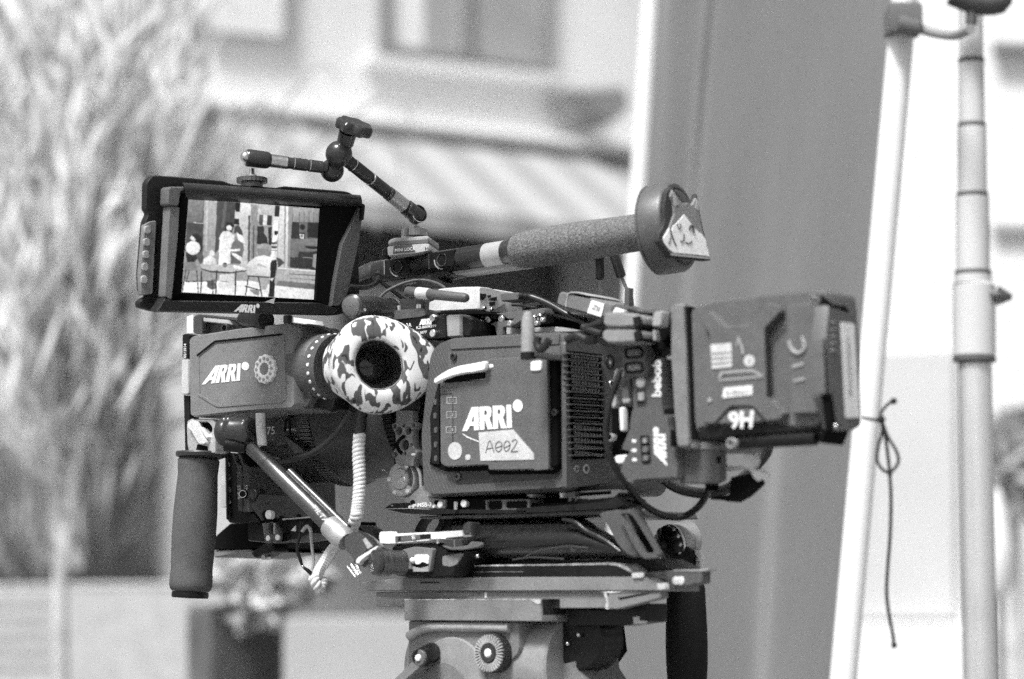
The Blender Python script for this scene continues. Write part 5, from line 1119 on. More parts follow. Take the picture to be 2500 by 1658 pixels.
# ------------------------------------------------------------------ battery
S4=SP(.048)
bt=thing('camera_battery','large grey block battery with embossed panel and white 9H lettering','battery',S4.p(1850,1090))
BM=mat('battery_grey',.115,.5,bump=.12,bscale=2200)
pr(bt,'casing',BM,S4,D4(75,215,215,170,450,125,850,85,1240,52,1305,75,1320,200,1335,520,1350,1000,1330,1240,1240,1300,900,1330,500,1350,140,1375,110,1250),.042,bev=.006,r=18)
pr(bt,'side_gap',PITCHB,SP(.0485),D4(42,215,80,215,112,700,130,1270,150,1400,95,1400,72,800),.05,bev=.001)
pr(bt,'raised_panel',BM,S4,D4(256,470,180,330,250,235,395,383,615,365,765,180,875,190,905,262,762,410,775,700,785,1010,940,1160,900,1225,760,1245,640,1112,450,1112,310,1262,190,1265,225,1100),.007,bev=.005,off=0.0070,r=6)
pr(bt,'side_panel',BM,S4,D4(945,195,1190,165,1225,300,1255,700,1262,1050,1235,1170,985,1175,960,700),.007,bev=.005,off=0.0070,r=8)
pr(bt,'groove',BLACK,S4,D4(905,255,920,275,785,420,785,700,800,1000,775,1010,765,700,752,425,770,395),.001,bev=.0002,off=0.0076)
pr(bt,'lower_skirt',BLACK,S4,D4(150,1270,310,1265,640,1240,860,1245,1220,1290,1230,1320,900,1345,500,1375,150,1400),.04,bev=.003,off=0.0015,r=8)
pr(bt,'thumb_recess',GREY2,S4,D4(320,1255,430,1140,520,1115,640,1115,745,1225,700,1240,500,1250),.002,bev=.001,off=0.0082,r=6)
prd(bt,'recess_line',BLACK,S4,D4(310,1262,420,1130,515,1102,645,1102,765,1232,748,1236,640,1118,520,1120,432,1145,326,1262),off=0.0084)
text(bt,'9H',D4(450,1305,640,1298,660,1135,425,1150),S4,bold=.03,off=0.0092)
pr(bt,'sticker',LGREY if False else mat('pale_sticker',.62,.6),S4,D4(272,552,455,536,462,750,285,768),.0006,bev=0,off=0.0078,r=3)
for k in range(3): prd(bt,'sticker_line',GREY2,S4,D4(280,628+k*45,455,614+k*45,455,622+k*45,280,636+k*45),off=0.0084)
pr(bt,'round_sticker',mat('pale_sticker',.62,.6),S4,ell(*D4(616,696)[0],13,14),.0006,bev=0,off=0.0078); text(bt,'Z',D4(600,715,632,713,632,678,600,680),S4.off(0.0085),GREY2)
st=pr(bt,'label',WHITE,S4,D4(390,938,642,915,642,1000,378,1028),.0006,bev=0,off=0.0078,r=3); text(st,'B-300micro',D4(410,1005,620,985,620,940,412,960),S4.off(0.0083),GREY2,bold=0)
pr(bt,'stud',LGREY,S4,ell(*D4(262,1046)[0],5.5,5.5),.001,bev=.0003,off=0.0082)
EMB=mat('embossed_mark',.33,.5)
prd(bt,'embossed_mark',EMB,S4,D4(335,850,360,790,640,770,740,820,735,845,640,795,380,815,365,850,735,832,738,850,340,880)[:8],off=0.0079)
prd(bt,'embossed_mark',EMB,S4,D4(345,862,735,828,738,845,345,880),off=0.0079); prd(bt,'embossed_mark',EMB,S4,D4(500,560,520,470,560,560,575,640,550,640,540,570,520,520,512,570),off=0.0079)
build(MB().tube([S4.p(*q_,.0078) for q_ in D4(970,520,1000,600,1060,630,1110,580,1090,480)],.0016,8,sub=5),'embossed_arc',EMB,bt)
for q_ in [(990,735,1095,710,1100,738,1000,765),(1005,865,1110,840,1115,868,1015,890)]: pr(bt,'embossed_mark',EMB,S4,D4(*q_),.0008,bev=.0003,off=0.0080,r=3)
pr(bt,'top_clip',PITCHB,SP(.05),D4(1240,90,1300,165,1330,250,1345,300,1335,500,1275,515,1262,330,1210,290,1200,210,1240,170),.03,bev=.002,r=8)
pr(bt,'lower_clip',PITCHB,SP(.05),D4(1240,1185,1330,1230,1320,1300,1270,1430,1240,1430,1225,1320),.03,bev=.002,r=6)
for x,y in [(1228,1005),(1240,1045),(1252,1150),(1205,470),(1180,140)]: socket(bt,SP(.0495),D4(x,y)[0],.0038,m=LGREY if y in(1045,140) else BLACK,h=.002)
hb_=build(MB().rod(SP(.045).p(*D4(470,1425)[0]),SP(.045).p(*D4(1220,1385)[0]),.0056,28),'carry_bar',BLACK,bt)
socket(bt,SP(.058),D4(470,1430)[0],.0078,m=LGREY,inner=GREY2)
pr(bt,'latch_pin',LGREY,SP(.045),D4(90,1450,140,1415,155,1430,110,1470),.006,bev=.001,r=3)
# ------------------------------------------------------------------ module behind the battery
mp=thing('rear_module','grey slab module with long white label strip at the far right of the rig','module',P(2060,1040,-.2))
bq=BP(*D4(1345,700)[0],.046,.006)
pr(mp,'casing',BM,bq,D4(1320,190,1360,215,1565,285,1580,360,1622,1190,1612,1290,1560,1310,1400,1320,1385,1240,1300,1000,1290,520),.012,bev=.003,r=10)
pr(mp,'label_strip',WHITE,bq,D4(1436,350,1553,366,1600,1190,1590,1202,1480,1205),.0006,bev=0,off=.0008,r=4)
text(mp,'BLECKERBIERIS',D4(1532,1000,1508,490,1492,490,1510,1000),bq.off(.0009),GREY2,bold=0)
prd(mp,'seam',PITCHB,bq,D4(1275,500,1290,500,1320,990,1300,1000),off=.0008)
pr(mp,'dark_latch',PITCHB,bq,D4(1300,990,1360,985,1365,1040,1385,1220,1400,1290,1360,1330,1345,1230,1330,1050),.006,bev=.001,off=.003,r=5)
socket(mp,bq.off(.004),D4(1392,1280)[0],.004,m=METAL,h=.002)
for k in range(5): pr(mp,'vent_slot',mat('embossed_mark',.33,.5),bq,D4(1345,345+62*k,1385,340+62*k,1390,360+62*k,1350,366+62*k),.001,bev=.0003,off=.001)
# ------------------------------------------------------------------ cables hanging at the rear
solo(MB().tube([P(*q_,y) for q_,y in zip(A8(425,600,400,670,360,780,335,900,325,1010,345,1150,400,1270,470,1370,540,1460,620,1525,720,1568,830,1572,920,1520,975,1450,1000,1390),[-.10,-.10,-.095,-.09,-.085,-.08,-.07,-.06,-.05,-.04,-.04,-.04,-.05,-.06,-.07])],.0030,18,sub=8),'power_cable',CABLE,'long thick black cable drooping from power plate in a wide loop below it','cable')
solo(MB().tube([P(*q_,y) for q_,y in zip(A8(700,1330,760,1375,850,1410,980,1425,1110,1400,1220,1330,1320,1240,1385,1160,1405,1100),[-.04]*9)],.0036,14,sub=8),'rear_cable',CABLE,'outer black cable sweeping under the battery to its right side','cable')
solo(MB().tube([P(*q_,y) for q_,y in zip(A8(760,1340,850,1385,980,1405,1120,1375,1250,1280,1340,1180,1355,1100),[-.03]*7)],.003,14,sub=8),'rear_cable',mat('grey_cable',.09,.5),'inner grey cable sweeping under the battery','cable')
solo(MB().tube([P(*q_,-.05) for q_ in A8(1085,1200,1110,1230,1150,1245,1230,1240)],.0012,10,sub=6),'pale_cable',LGREY,'thin pale cable curling toward the pale spring clip','cable')
solo(MB().tube([P(*q_,-.05) for q_ in A8(1080,1262,1160,1262,1240,1250)],.0014,10,sub=6),'pale_cable',mat('silver_plate',.45,.4),'straight thin silver cable running into the pale spring clip','cable')
solo(MB().prism(SP(0),[rr(A8(1005,1445,1040,1435,1130,1425,1140,1310,1260,1290,1285,1350,1200,1430,1120,1475,1080,1460,1010,1460),4)],.02,.002),'connector_bundle',PITCHB,'black bundle of cable connectors hanging under the battery','connector')
solo(MB().prism(SP(0),[rr(A8(970,1345,1012,1345,1015,1400,980,1400),3)],.012,.001),'cable_tie',PITCHB,'short black strap end above the rear cable loop','strap')
ck=thing('spring_clip','pale plastic spring clip gripping the rear cables','clip',P(1840,1170,-.06))
pc_=Pl(P(1835,1140,-.19),(-.3,-.9,.1)); CP=mat('pale_plastic',.75,.5)
pr(ck,'jaw',CP,pc_,A8(1218,1180,1235,1150,1275,1142,1310,1155,1318,1190,1300,1225,1285,1250,1225,1230),.014,bev=.003,r=8)
pr(ck,'jaw',CP,pc_.off(-.004),A8(1235,1240,1280,1235,1310,1255,1360,1258,1385,1278,1380,1295,1330,1310,1305,1328,1285,1300,1275,1270),.012,bev=.003,r=8)
solo(MB().rod(P(*A8(415,1480)[0],-.01),P(*A8(500,1448)[0],-.02),.0028),'rod_tip',METAL,'small bright metal rod end below the power plate','rod')
# ------------------------------------------------------------------ plates under the body
b1=thing('bridge_plate','dark slotted bridge plate lettered MSB-3 directly under the camera body','bridge plate',SP(-.01).p(1200,1260))
pm=SP(-.008)
pr(b1,'bracket',mat('bracket_grey',.22,.45),pm,C4(610,212,700,190,850,60,890,30,905,110,960,190,1040,210,1230,235,1215,375,700,360),.03,bev=.001,r=4)
text(b1,'MSB-3',C4(820,345,1025,335,1025,270,828,285),pm,bold=.02)
for x,y,r_ in [(730,345,.0028),(788,330,.0035),(1080,335,.003),(1168,310,.0062),(1510,295,.0068)]:
    build(MB().lathe(pm.p(*C4(x,y)[0]),S,[(-.002,r_*.5),(.002,r_*.5),(.0026,r_*.4)],20),'screw',mat('bright_steel',.8,.35,.3),b1)
for x,y in [(750,275),(1095,275)]: pr(b1,'hole',PITCHB,pm,ell(*C4(x,y)[0],6,6),.002,bev=.0002,off=.0005)
pr(b1,'plate',PITCHB,SP(-.0105),B1(555,95,1140,95,1150,140,1700,85,1730,100,1690,150,1130,185,560,180),.035,bev=.001)
pr(b1,'slotted_block',GREY2,SP(-.009),B1(850,105,1140,100,1140,170,855,178),.03,bev=.001,holes=[rr(B1(870,115,870,168,960,165,960,112),5)[::-1],rr(B1(985,118,985,162,1120,158,1120,112),6)[::-1]])
pr(b1,'slot_fill',BLACK,SP(-.018),B1(855,110,1138,104,1138,168,858,174),.02,bev=0)
build(MB().rod(SP(-.004).p(*C4(1378,385)[0]),SP(-.004).p(*C4(1378,265)[0]),.002),'post',METAL,b1)
pr(b1,'rear_plate',GREY2,SP(-.012),B1(1380,55,1700,40,1720,60,1640,120,1600,128,1385,132),.025,bev=.001,r=3,holes=[rr(B1(1430,62,1430,85,1660,70,1660,50),4)[::-1]])
pr(b1,'slot_dark',PITCHB,SP(-.02),B1(1425,50,1670,45,1670,85,1425,90),.01,bev=0)
for x0,x1 in [(1405,1428),(1440,1510)]: pr(b1,'slot',PITCHB,SP(-.0116),B1(x0,100,x1,98,x1,116,x0,118),.002,bev=0)
pr(b1,'spacer',LGREY,SP(-.012),B1(1120,70,1160,68,1160,84,1150,92,1140,92,1138,84,1120,82),.02,bev=.0005); pr(b1,'spacer',LGREY,SP(-.03),B1(1245,65,1300,62,1300,88,1245,90),.02,bev=.0005); pr(b1,'spacer',WHITE,SP(-.012),B1(1325,60,1350,58,1350,90,1335,94),.02,bev=.0005)
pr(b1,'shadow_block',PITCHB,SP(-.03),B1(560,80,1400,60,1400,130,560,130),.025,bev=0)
d1=thing('dovetail_plate','thin black pointed dovetail plate between bridge plate and shoulder pad','plate',SP(-.005).p(1200,1265))
pr(d1,'plate',BLACK,SP(-.006),C4(328,368,440,290,690,280,730,365,2400,385,2400,440,760,445,600,430),.035,bev=.001)
pr(d1,'edge_line',LGREY,SP(-.0054),C4(335,364,720,358,1000,372,1000,378,700,368,340,376),.001,bev=.0002)
pr(d1,'plate_tail',BLACK,SP(-.006),B1(1050,160,1600,120,1700,85,1745,140,1690,165,1200,190,1050,192),.035,bev=.001)
pr(d1,'rivet',METAL,SP(-.0052),ell(*C4(455,322)[0],2.5,2),.002,bev=.0003)
# bracket with holes and rosette in front of body
hp_=thing('hole_bracket','grey bracket plate pierced by round holes left of the camera body','bracket',SP(-.02).p(985,1150))
ph=SP(-.003)
hl=[(1165,435,44,56),(1305,430,44,56),(1250,640,62,78),(1110,785,30,36),(1380,350,26,32),(1100,365,26,32),(1240,355,20,24),(1245,520,20,22),(1350,640,16,22),(1255,770,20,26),(1385,775,24,26)]
pr(hp_,'plate',mat('bracket_grey',.22,.45),ph,C8(1125,130,1370,130,1375,300,1425,310,1432,360,1372,430,1375,600,1392,690,1450,735,1428,800,1390,850,1382,960,1120,920,1112,855,1068,790,1088,730,1122,680,1112,480,1062,380,1062,330,1120,310),.008,bev=.001,r=3,holes=[ell(*C8(x,y)[0],rx/6.03,ry/6.03,20) for x,y,rx,ry in hl])
pr(hp_,'backing',PITCHB,SP(-.012),C8(1100,130,1430,130,1430,950,1100,930),.004,bev=0)
build(MB().tube([ph.p(*q_,.0005) for q_ in C8(1235,515,1170,580,1145,660,1180,740,1215,765)],.0016,8,sub=6),'groove',PITCHB,hp_)
build(MB().lathe(SP(-.008).p(*C8(1255,640)[0]),S,[(0,.0045),(.001,.0045),(.001,.0001)],24,cap=False),'hole_disc',ANOD,hp_)
pr(hp_,'stud',WHITE,SP(-.002),ell(*C8(1375,780)[0],5,3.5),.001,bev=.0003); pr(hp_,'edge_glint',LGREY,SP(-.0025),C8(1365,655,1380,650,1395,690,1385,705),.001,bev=.0002)
ro=thing('rosette_mount','round toothed rosette mount with white screws at the front lower corner of the body','rosette',SP(-.0).p(985,1215))
o=SP(-.010).p(*C8(1215,1145)[0]); LR=mpp(.02)/6.03
build(MB().lathe(o,S,[(-.012,265*LR),(0,268*LR),(.0012,262*LR),(.0018,245*LR),(.0018,170*LR),(.0006,166*LR),(.0006,160*LR),(.0030,156*LR),(.0034,150*LR),(.0034,.0001)],160,fn=lambda i,t:1+(.012 if (i%4<2 and -.011<t<.0005 and (i<50 or i>118)) else 0)),'disc',mat('rosette_grey',.45,.45,.1),ro)
mb=MB()
for k in range(22):
    a=-.5+k*.06; nn=SP(0).a*math.cos(a)+SP(0).b*math.sin(a); mb.box(o+nn*215*LR+S*.0021,(nn,S.cross(nn),S),(70*LR,8*LR,.0008),0)
build(mb,'teeth',DMET,ro,smooth=False)
for x,y in [(1310,955),(1050,1150),(1325,1325),(1135,1338)]: build(MB().lathe(SP(-.010).p(*C8(x,y)[0],.001),S,[(0,36*LR),(.003,36*LR),(.0036,28*LR)],20),'screw',mat('bright_steel',.8,.35,.3),ro)
build(MB().lathe(SP(-.010).p(*C8(1222,1150)[0],.0036),S,[(0,55*LR),(.0006,40*LR),(.0002,20*LR),(.0002,.0001)],20),'bore',METAL,ro)
pr(ro,'foot',mat('bracket_grey',.22,.45),SP(-.012),C8(1230,1400,1440,1290,1490,1180,1510,1220,1530,1320,1560,1400,1660,1420,1660,1440,1260,1480),.03,bev=.0015,r=6)
build(MB().tube([SP(-.010).p(*q_) for q_ in C8(1390,900,1440,980,1480,1080,1490,1180,1500,1290,1540,1370,1600,1410)],.0014,8,sub=6),'rim_line',LGREY,ro)
# ------------------------------------------------------------------ shoulder pad
sp_=thing('shoulder_pad','glossy black moulded shoulder pad with open side wings under the plates','shoulder pad',SP(-.05).p(1330,1370))
PADM=mat('moulded_black',.012,.26,spec=.6); WING=mat('wing_grey',.085,.4,bump=.05)
pr(sp_,'top_flange',WING,SP(-.012),B1(425,212,700,198,1000,190,1680,160,1700,205,1400,210,800,232,640,225,430,228),.12,bev=.002,r=4)
sec=[(640,225,470),(690,218,480),(720,216,485),(760,214,488),(800,212,490),(900,208,492),(1000,206,494),(1150,204,494),(1300,202,492),(1400,204,490),(1460,214,490),(1520,240,488),(1580,282,486),(1640,318,484),(1700,350,482),(1760,392,486),(1810,440,490)]
rows=[]
for x,t,b in sec:
    h_=b-t
    rows.append([SP(s_).p(*B1(x,t+h_*k)[0]) for s_,k in [(-.06,.0),(-.036,.02),(-.024,.08),(-.015,.17),(-.008,.27),(-.003,.37),(0,.48),(.0005,.6),(-.003,.74),(-.010,.88),(-.02,.96),(-.03,1.0)]])
build(MB().loft(rows,closed=False),'pad',PADM,sp_,angle=80)
build(MB().tube([SP(.0012).p(*q_) for q_ in B1(1100,478,1180,440,1300,415,1380,405,1460,410,1520,414)],.0009,8,sub=6),'seam',ANOD,sp_)
build(MB().tube([SP(.0012).p(*q_) for q_ in B1(1405,410,1420,435,1440,425,1450,408)],.0008,8,sub=6),'seam',ANOD,sp_)
build(MB().tube([SP(.0012).p(*q_) for q_ in B1(1030,490,1150,476,1260,480,1360,486)],.0008,8,sub=6),'seam',ANOD,sp_)
# the big curved side ridge running to the wing
build(MB().tube([SP(.0).p(*q_) for q_ in B1(1350,232,1430,250,1500,305,1580,345,1650,385,1720,440)],[.0015,.002,.0024,.0024,.002,.0015],14,sub=6),'ridge',PADM,sp_)
pw_=SP(.004)
pr(sp_,'wing',WING,pw_,B1(1560,190,1695,165,1730,195,1745,235,1800,330,1860,440,1880,470,1800,478,1760,465,1700,410,1650,320,1610,250),.012,bev=.004,r=14)
pr(sp_,'wing',WING,SP(.012),B1(1690,178,1812,158,1835,190,1960,430,1972,458,1950,482,1875,488,1850,470,1800,400),.005,bev=.0015,r=12,holes=[rr(B1(1722,200,1740,225,1862,430,1872,448,1925,445,1932,430,1800,215,1775,196),5)[::-1]])
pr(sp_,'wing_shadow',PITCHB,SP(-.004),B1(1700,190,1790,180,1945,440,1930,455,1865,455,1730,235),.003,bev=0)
pr(sp_,'front_strut',BLACK,SP(-.09),B1(395,312,410,270,440,225,500,210,470,235,440,270,425,315),.01,bev=.001); pr(sp_,'front_strut',BLACK,SP(-.03),B1(520,308,548,265,560,210,610,208,590,250,570,308),.012,bev=.001,r=4)
pr(sp_,'inner_pad',mat('pad_shadow',.11,.6),SP(-.05),B1(585,290,600,240,640,205,830,210,800,300,740,330,590,320),.02,bev=.002)
# ------------------------------------------------------------------ clamp of the arm base with white lever
bc=thing('base_clamp','black rod clamp with square bright window and long white lever at lower left','clamp',SP(.02).p(1060,1400))
pcx=SP(.012)
pr(bc,'lever_plate',WHITE,SP(.02),C4(275,700,440,695,450,730,1010,705,1190,800,1000,815,990,830,400,880,280,870,262,780),.008,bev=.001,r=3)
pr(bc,'lever_window',BLACK,SP(.0203),C4(500,765,1015,728,1015,800,500,850),.002,bev=.0003); pr(bc,'lever_mark',GREY2,SP(.0206),C4(505,770,540,768,540,845,505,848),.0015,bev=.0002); pr(bc,'lever_mark',GREY2,SP(.0206),C4(585,765,860,745,860,808,585,838),.0015,bev=.0002)
build(MB().lathe(SP(.021).p(*C4(778,775)[0]),S,[(0,.0026),(.0012,.0022)],14),'rivet',METAL,bc)
pr(bc,'lever_arm',mat('light_metal_lever',.8,.35,.3),SP(.016),C4(1010,715,1180,695,1470,680,1480,770,1190,800),.006,bev=.001)
pr(bc,'lever_post',DMETG,SP(.02),C4(1468,590,1540,552,1600,560,1602,740,1475,745),.012,bev=.002,r=4); pr(bc,'post_foot',METAL,SP(.0205),C4(1470,742,1600,735,1605,775,1475,785),.014,bev=.001)
pr(bc,'slider',DMETG,SP(.018),C4(1190,790,1400,800,1470,790,1470,930,1300,950,1190,890),.012,bev=.002,r=6); pr(bc,'slider_line',METAL,SP(.0186),C4(1345,820,1358,820,1362,925,1350,925),.001,bev=.0002)
pr(bc,'thumb_plate',GREY2,SP(.022),C4(1170,890,1300,930,1550,895,1580,840,1720,845,1750,890,1720,920,1500,960,1300,965,1210,935),.004,bev=.001,r=6)
a0=SP(.012).p(*C4(560,1090)[0]); 
pr(bc,'clamp_body',BLACK,SP(.016),C4(440,880,1110,850,1180,920,1300,975,1500,970,1480,1050,1380,1200,1370,1330,1240,1365,700,1370,440,1320),.05,bev=.004,r=10)
pr(bc,'clamp_face',mat('satin_face',.2,.35),SP(.0205),C4(590,960,780,915,1050,940,1000,1275,760,1280,750,1240,600,1245),.005,bev=.001,r=5)
pr(bc,'window',PITCHB,SP(.0208),C4(700,1110,760,1060,800,1025,960,1030,985,1060,980,1190,860,1225,770,1200),.001,bev=.0002)
pr(bc,'bright_inset',WHITE,SP(.0216),C4(770,1045,800,1025,965,1030,985,1060,980,1170,890,1130,850,1170,790,1170),.001,bev=.0003,r=4); build(MB().sphere(SP(.021).p(*C4(755,1115)[0]),.0028,16),'ball_stud',WHITE,bc)
pr(bc,'inset_lip',LGREY,SP(.0214),C4(755,1200,860,1225,980,1195,980,1275,760,1278),.001,bev=.0003)
pr(bc,'rear_fin',mat('satin_face',.2,.35),SP(.0165),C4(1180,1050,1480,1000,1390,1170,1300,1210,1180,1190),.002,bev=.0006,r=5)
build(MB().sphere(SP(.018).p(*C4(1690,1050)[0]),.0018,14,),'ball_stud',METAL,bc); build(MB().rod(SP(.017).p(*C4(1115,810)[0]),SP(.017).p(*C4(1118,870)[0]),.0011),'pin',WHITE,bc)
# ------------------------------------------------------------------ sliding base plate
sb=thing('sliding_base_plate','long grey sliding base plate with worn bright edge above the tripod head','base plate',SP(-.02).p(1250,1480))
PG=mat('worn_plate_grey',.2,.45,bump=.12,bscale=1500,scale=25,var=.2)
TOPM=SP(.0)
pr(sb,'rail',BLACK,SP(-.008),B1(715,535,1640,515,1720,520,1810,585,1860,602,700,602),.07,bev=.001)
pr(sb,'worn_edge',mat('worn_edge',.5,.5,.3,var=.6,scale=120),SP(-.0075),B1(720,525,1300,518,1650,508,1730,515,1780,548,1800,580,1760,560,1700,530,1640,524,1300,530,720,536),.05,bev=.0006)
pr(sb,'lower_line',mat('worn_dark',.16,.5,var=.6,scale=120),SP(-.0074),B1(720,566,1100,566,1100,571,720,571),.001,bev=.0001)
pr(sb,'top_deck',BLACK,SP(-.03),B1(760,492,1300,480,1660,470,1900,480,2050,555,1840,565,1730,520,760,522),.05,bev=.001); pr(sb,'pale_strip',LGREY,SP(-.029),B1(1390,490,1600,478,1655,474,1660,485,1500,492),.002,bev=.0003)
pr(sb,'main_plate',PG,SP(.0),B1(55,635,330,605,700,602,1860,600,1975,640,1985,690,330,692,85,690,55,660),.055,bev=.0015,r=5)
pr(sb,'recess',BLACK,SP(.0004),B1(440,632,555,632,555,642,440,642),.001,bev=.0001)
pr(sb,'pale_mark',mat('bare_chip',.5,.5),SP(.002),B1(1790,575,1865,572,1868,605,1795,608),.002,bev=.0005,r=4); pr(sb,'pale_mark',mat('bare_chip',.5,.5),SP(.004),B1(1950,645,2000,640,2010,680,1960,688),.006,bev=.001,r=4)
pr(sb,'rear_block',PW,SP(-.012),B1(1880,565,2060,558,2245,556,2245,640,2015,682,2005,620,1880,612),.012,bev=.0015,r=4)
pr(sb,'rear_edge',LGREY,SP(-.0115),B1(2050,556,2290,548,2290,556,2245,566,2060,564),.012,bev=.0005)
for x in (2082,2112): build(MB().lathe(SP(-.012).p(*B1(x,625)[0]),S,[(-.002,.0036),(.0016,.0035),(.002,.0028)],20),'screw',mat('bright_steel',.8,.35,.3),sb)
# tripod head quick plate
tq=thing('tripod_plate','dark grey tripod plate and clamp block with scratched edges under the base plate','tripod plate',SP(.0).p(1250,1530))
pr(tq,'plate',PG,SP(-.004),B1(152,700,330,696,1000,698,1640,702,1640,800,1330,802,1330,745,340,745,330,790,160,792),.06,bev=.001)
pr(tq,'plate_core',ANOD,SP(-.008),B1(160,700,1640,702,1640,800,160,790),.05,bev=0)
pr(tq,'index_mark',WHITE,SP(-.0035),B1(848,700,862,700,862,735,848,735),.001,bev=.0002)
pr(tq,'clamp_front',PG,SP(.006),B1(330,745,1000,742,1210,745,1218,888,330,880),.05,bev=.0015,r=3)
mb=MB().prism(SP(.0062),[B1(330,743,1210,743,1210,750,330,751)],.002,.0005); build(mb,'bright_edge',mat('worn_edge',.5,.5,.3,var=.6,scale=120),tq)
pr(tq,'chip',mat('bare_chip',.5,.5),SP(.0066),B1(1145,752,1210,746,1208,770,1190,778),.001,bev=.0002)
pr(tq,'clamp_side',ANOD,BP(*B1(1215,800)[0],.006),B1(1220,742,1330,740,1332,790,1372,800,1372,880,1222,886),.004,bev=.0008)
pr(tq,'wedge',PG,SP(-.002),B1(1645,702,1980,690,1982,735,1700,808,1640,806,1632,760),.01,bev=.0012); pr(tq,'wedge_slot',PITCHB,SP(-.0016),B1(1700,735,1900,700,1925,705,1715,748),.002,bev=.0003,r=2)
pr(tq,'chip',mat('bare_chip',.5,.5),SP(-.0014),B1(1612,705,1630,700,1640,760,1645,800,1620,800,1630,760),.001,bev=.0002)
pr(tq,'lower_bracket',BLACK,SP(-.02),B1(1370,805,1640,808,1700,790,1885,770,1885,888,1700,915,1390,920),.03,bev=.002,r=4); pr(tq,'chip',mat('bare_chip',.5,.5),SP(-.0194),B1(1800,858,1840,852,1842,880,1885,882,1880,900,1805,905),.002,bev=.0004)
# ------------------------------------------------------------------ tripod head
hd2=thing('fluid_tripod','large fluid tripod head with round drum, rosette and lever knob, cut by the bottom edge','tripod head',SP(-.03).p(1180,1850))
HG=mat('head_grey',.19,.45,bump=.12,bscale=1800)
pr(hd2,'side_plate',HG,SP(-.002),B1(358,880,1020,885,1072,890,1075,1060,1060,1100,960,1190,930,1256,700,1500,360,1500),.03,bev=.002,r=5)
build(MB().tube([SP(-.001).p(*q_) for q_ in B1(365,985,410,955,480,928,560,920,700,920,860,922,1012,926)],[.0045]*7,12,sub=6),'rib',mat('head_rib',.36,.4),hd2)
dr=SP(-.0).p(1101,1669); build(MB().lathe(dr-S*.01,S,[(0,.0405),(.009,.0405),(.0105,.0395),(.011,.0001)],96,cap=False),'drum',mat('drum_grey',.28,.45,bump=.1),hd2)
build(MB().lathe(SP(.001).p(1085,1690),S,[(0,.026),(.002,.0255),(.0022,.0001)],64,cap=False),'drum_disc',HG,hd2)
rq=SP(.006).p(*B1(890,1090)[0]); LB=mpp(.05)/2.6278
build(MB().lathe(rq-S*.01,S,[(0,118*LB),(.009,120*LB),(.012,112*LB),(.0105,60*LB),(.0145,56*LB),(.0145,30*LB),(.0125,26*LB),(.0125,.0001)],208,fn=lambda i,t:1+(.035 if (i%4<2 and t<.0122) else -.02 if (i%4<2 and t<.0124) else 0)),'rosette',mat('rosette_steel',.05,.4,.3),hd2)
mb=MB()
for k in range(34):
    a=2*math.pi*k/34; nn=SP(0).a*math.cos(a)+SP(0).b*math.sin(a); mb.box(rq+nn*90*LB+S*.0024,(nn,S.cross(nn),S),(50*LB,7.5*LB,.0030),0)
build(mb,'rosette_teeth',mat('rosette_tooth',.6,.4,.3),hd2,smooth=False)
build(MB().lathe(rq+S*.0025,S,[(0,28*LB),(.002,28*LB),(.003,20*LB),(.003,.0001)],24),'centre_bolt',WHITE,hd2)
ko=SP(.03).p(*B1(430,1120)[0]); ke=SP(-.002).p(*B1(520,1085)[0])
build(MB().lathe(ke,ko-ke,[(0,60*LB),((ko-ke).length*.1,66*LB),((ko-ke).length*.97,54*LB),((ko-ke).length,48*LB)],40),'lever_knob',BLACK,hd2)
build(MB().lathe(ko,S,[(-.002,52*LB),(.0006,51*LB),(.001,48*LB),(.001,.0001)],32),'knob_cap',GREY2,hd2)
build(MB().lathe(ko+S*.001,S,[(0,22*LB),(.0015,20*LB),(.002,10*LB),(.002,.0001)],20),'knob_screw',WHITE,hd2)
pr(hd2,'lever',HG,SP(.018),B1(380,1140,430,1165,440,1180,300,1300,230,1350,160,1400,140,1380,250,1270),.012,bev=.002,r=5)
# rear part
pr(hd2,'core',PITCHB,SP(-.045),B1(1000,880,1480,915,1500,1080,1440,1170,1000,1300,960,1260),.06,bev=.002)
wo=SP(-.03).p(*B1(1450,1000)[0])
build(MB().lathe(wo-S*.03,S,[(0,.0245),(.001,.0265),(.028,.0265),(.03,.0245)],120,fn=lambda i,t:1+(.018 if i%6<3 else 0)),'wheel',BLACK,hd2)
build(MB().sphere(SP(-.026).p(*B1(1452,972)[0]),.002,14),'wheel_bolt',METAL,hd2); build(MB().sphere(SP(-.028).p(*B1(1382,1030)[0]),.002,14),'wheel_bolt',METAL,hd2)
da=SP(-.05).p(*B1(1445,1180)[0]); build(MB().lathe(da,F,[(0,.044),(.002,.046),(.16,.046)],64),'tilt_drum',mat('drum_grey',.28,.45,bump=.1),hd2)
pr(hd2,'bowl_neck',HG,SP(-.03),B1(950,1230,1440,1130,1450,1200,1490,1260,1600,1500,900,1500),.06,bev=.003)
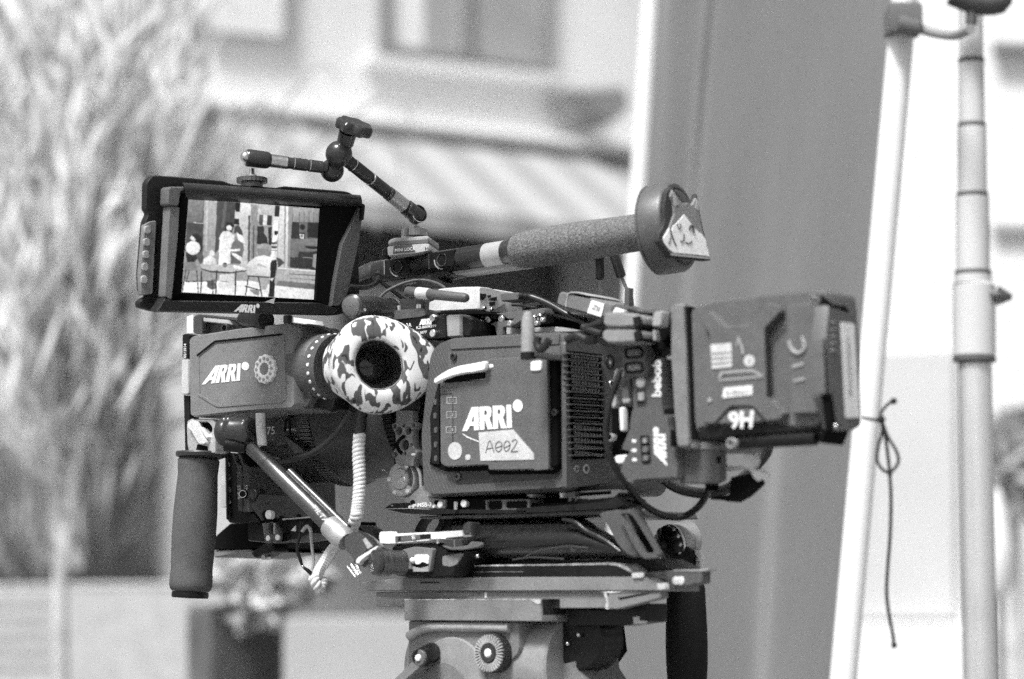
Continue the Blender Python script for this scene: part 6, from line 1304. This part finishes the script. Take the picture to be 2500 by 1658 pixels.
# ------------------------------------------------------------------ rosette handle at rear right
rh=thing('rear_grip','matte black handle hanging from the rear end of the base plate','handle',P(1680,1850,.03))
yA=.05
p0,p1=P(*C7(1866,215)[0],yA),P(*C7(1890,2000)[0],yA); dd=p1-p0; Lq=dd.length; wq=mpp(yA)/4.73
pts=[(0,205),(.03,222),(.06,222),(.12,226),(.25,236),(.38,242),(.5,240),(.62,228),(.75,215),(1,215)]
build(MB().lathe(p0,dd,[(Lq*a,b*wq) for a,b in pts],48),'grip',mat('handle_black',.016,.85,bump=.3,bscale=1200,spec=.2),rh)
rc=thing('rosette_clamp','knurled black and silver rosette clamp standing on the rear end of the base plate','clamp',P(1660,1390,.08))
a0=P(*C5(1560,875)[0],.055); ad=V((.80,.56,.19)).normalized()
build(MB().lathe(a0,ad,[(-.006,.006),(-.001,.0065),(0,.009),(.002,.0140),(.004,.0154),(.012,.0158),(.013,.015)],96,fn=lambda i,t:1+(.05*math.cos(2*math.pi*i/96*12) if .0015<t<.006 else 0)),'knurled_wheel',BLACK,rc)
build(MB().lathe(a0,ad,[(.010,.0158),(.0104,.0166),(.0125,.0166),(.013,.0158)],72,cap=False),'bright_rim',METAL,rc)
mb=MB(); e1=V((0,0,1)).cross(ad).normalized(); e2=ad.cross(e1)
for k in range(12):
    a=2*math.pi*k/12+.1; nn=e1*math.cos(a)+e2*math.sin(a); mb.sphere(a0+ad*.0075+nn*.0142,.0024,12)
build(mb,'grip_dimples',SIL_,rc)
build(MB().lathe(a0,ad,[(.0135,.0152),(.014,.0160),(.024,.0161),(.0243,.0166),(.0268,.0166),(.027,.0160),(.032,.0160),(.033,.0145)],72),'drum',mat('satin_silver_dark',.4,.3,.1),rc)
pr(rc,'lug',BLACK,Pl(P(*C5(1800,1000)[0],.05),(-.2,-1,0)),C5(1640,1060,1780,880,1850,900,1930,990,1900,1050,1930,1160,1830,1160,1820,1060,1700,1090,1680,1160,1600,1160,1590,1080),.03,bev=.002,r=6)
pr(rc,'lug_tip',SIL_,Pl(P(*C5(1960,980)[0],.05),(-.2,-1,0)),C5(1900,930,1960,935,2005,1010,1990,1050,1995,1090,1970,1095,1960,1040,1930,1000),.02,bev=.001,r=4)
pr(rc,'base_foot',GREY2,Pl(P(*C5(1780,1120)[0],.055),(-.2,-1,0)),C5(1690,1100,1830,1080,1830,1150,1680,1155),.02,bev=.001); pr(rc,'base_foot',SIL_,Pl(P(*C5(1960,1120)[0],.055),(-.2,-1,0)),C5(1930,1060,1975,1060,1985,1150,1925,1150),.02,bev=.001)

# bowl and legs of the tripod, below the picture
bo=SP(-.06).p(1180,1780); bo=V((bo.x,bo.y,1.16))
build(MB().lathe(bo,(0,0,1),[(-.05,.03),(-.02,.07),(.0,.075),(.03,.07),(.06,.045),(.112,.043)],40),'bowl',HG,hd2)
for k in range(3):
    a=2*math.pi*k/3+.5; d_=V((math.cos(a),math.sin(a),0)); t_=V((-d_.y,d_.x,0))
    lg=MB()
    for sg in (-1,1): lg.rod(bo+d_*.07+t_*.02*sg+V((0,0,-.01)),bo+d_*.55+t_*.02*sg+V((0,0,-bo.z+.03)),.011,14)
    for u_ in (.08,.5,.97): lg.box((bo+d_*.07).lerp(bo+d_*.55+V((0,0,-bo.z+.03)),u_),(t_,d_,(0,0,1)),(.075,.03,.03),.003)
    build(lg,'leg',GREY,hd2)
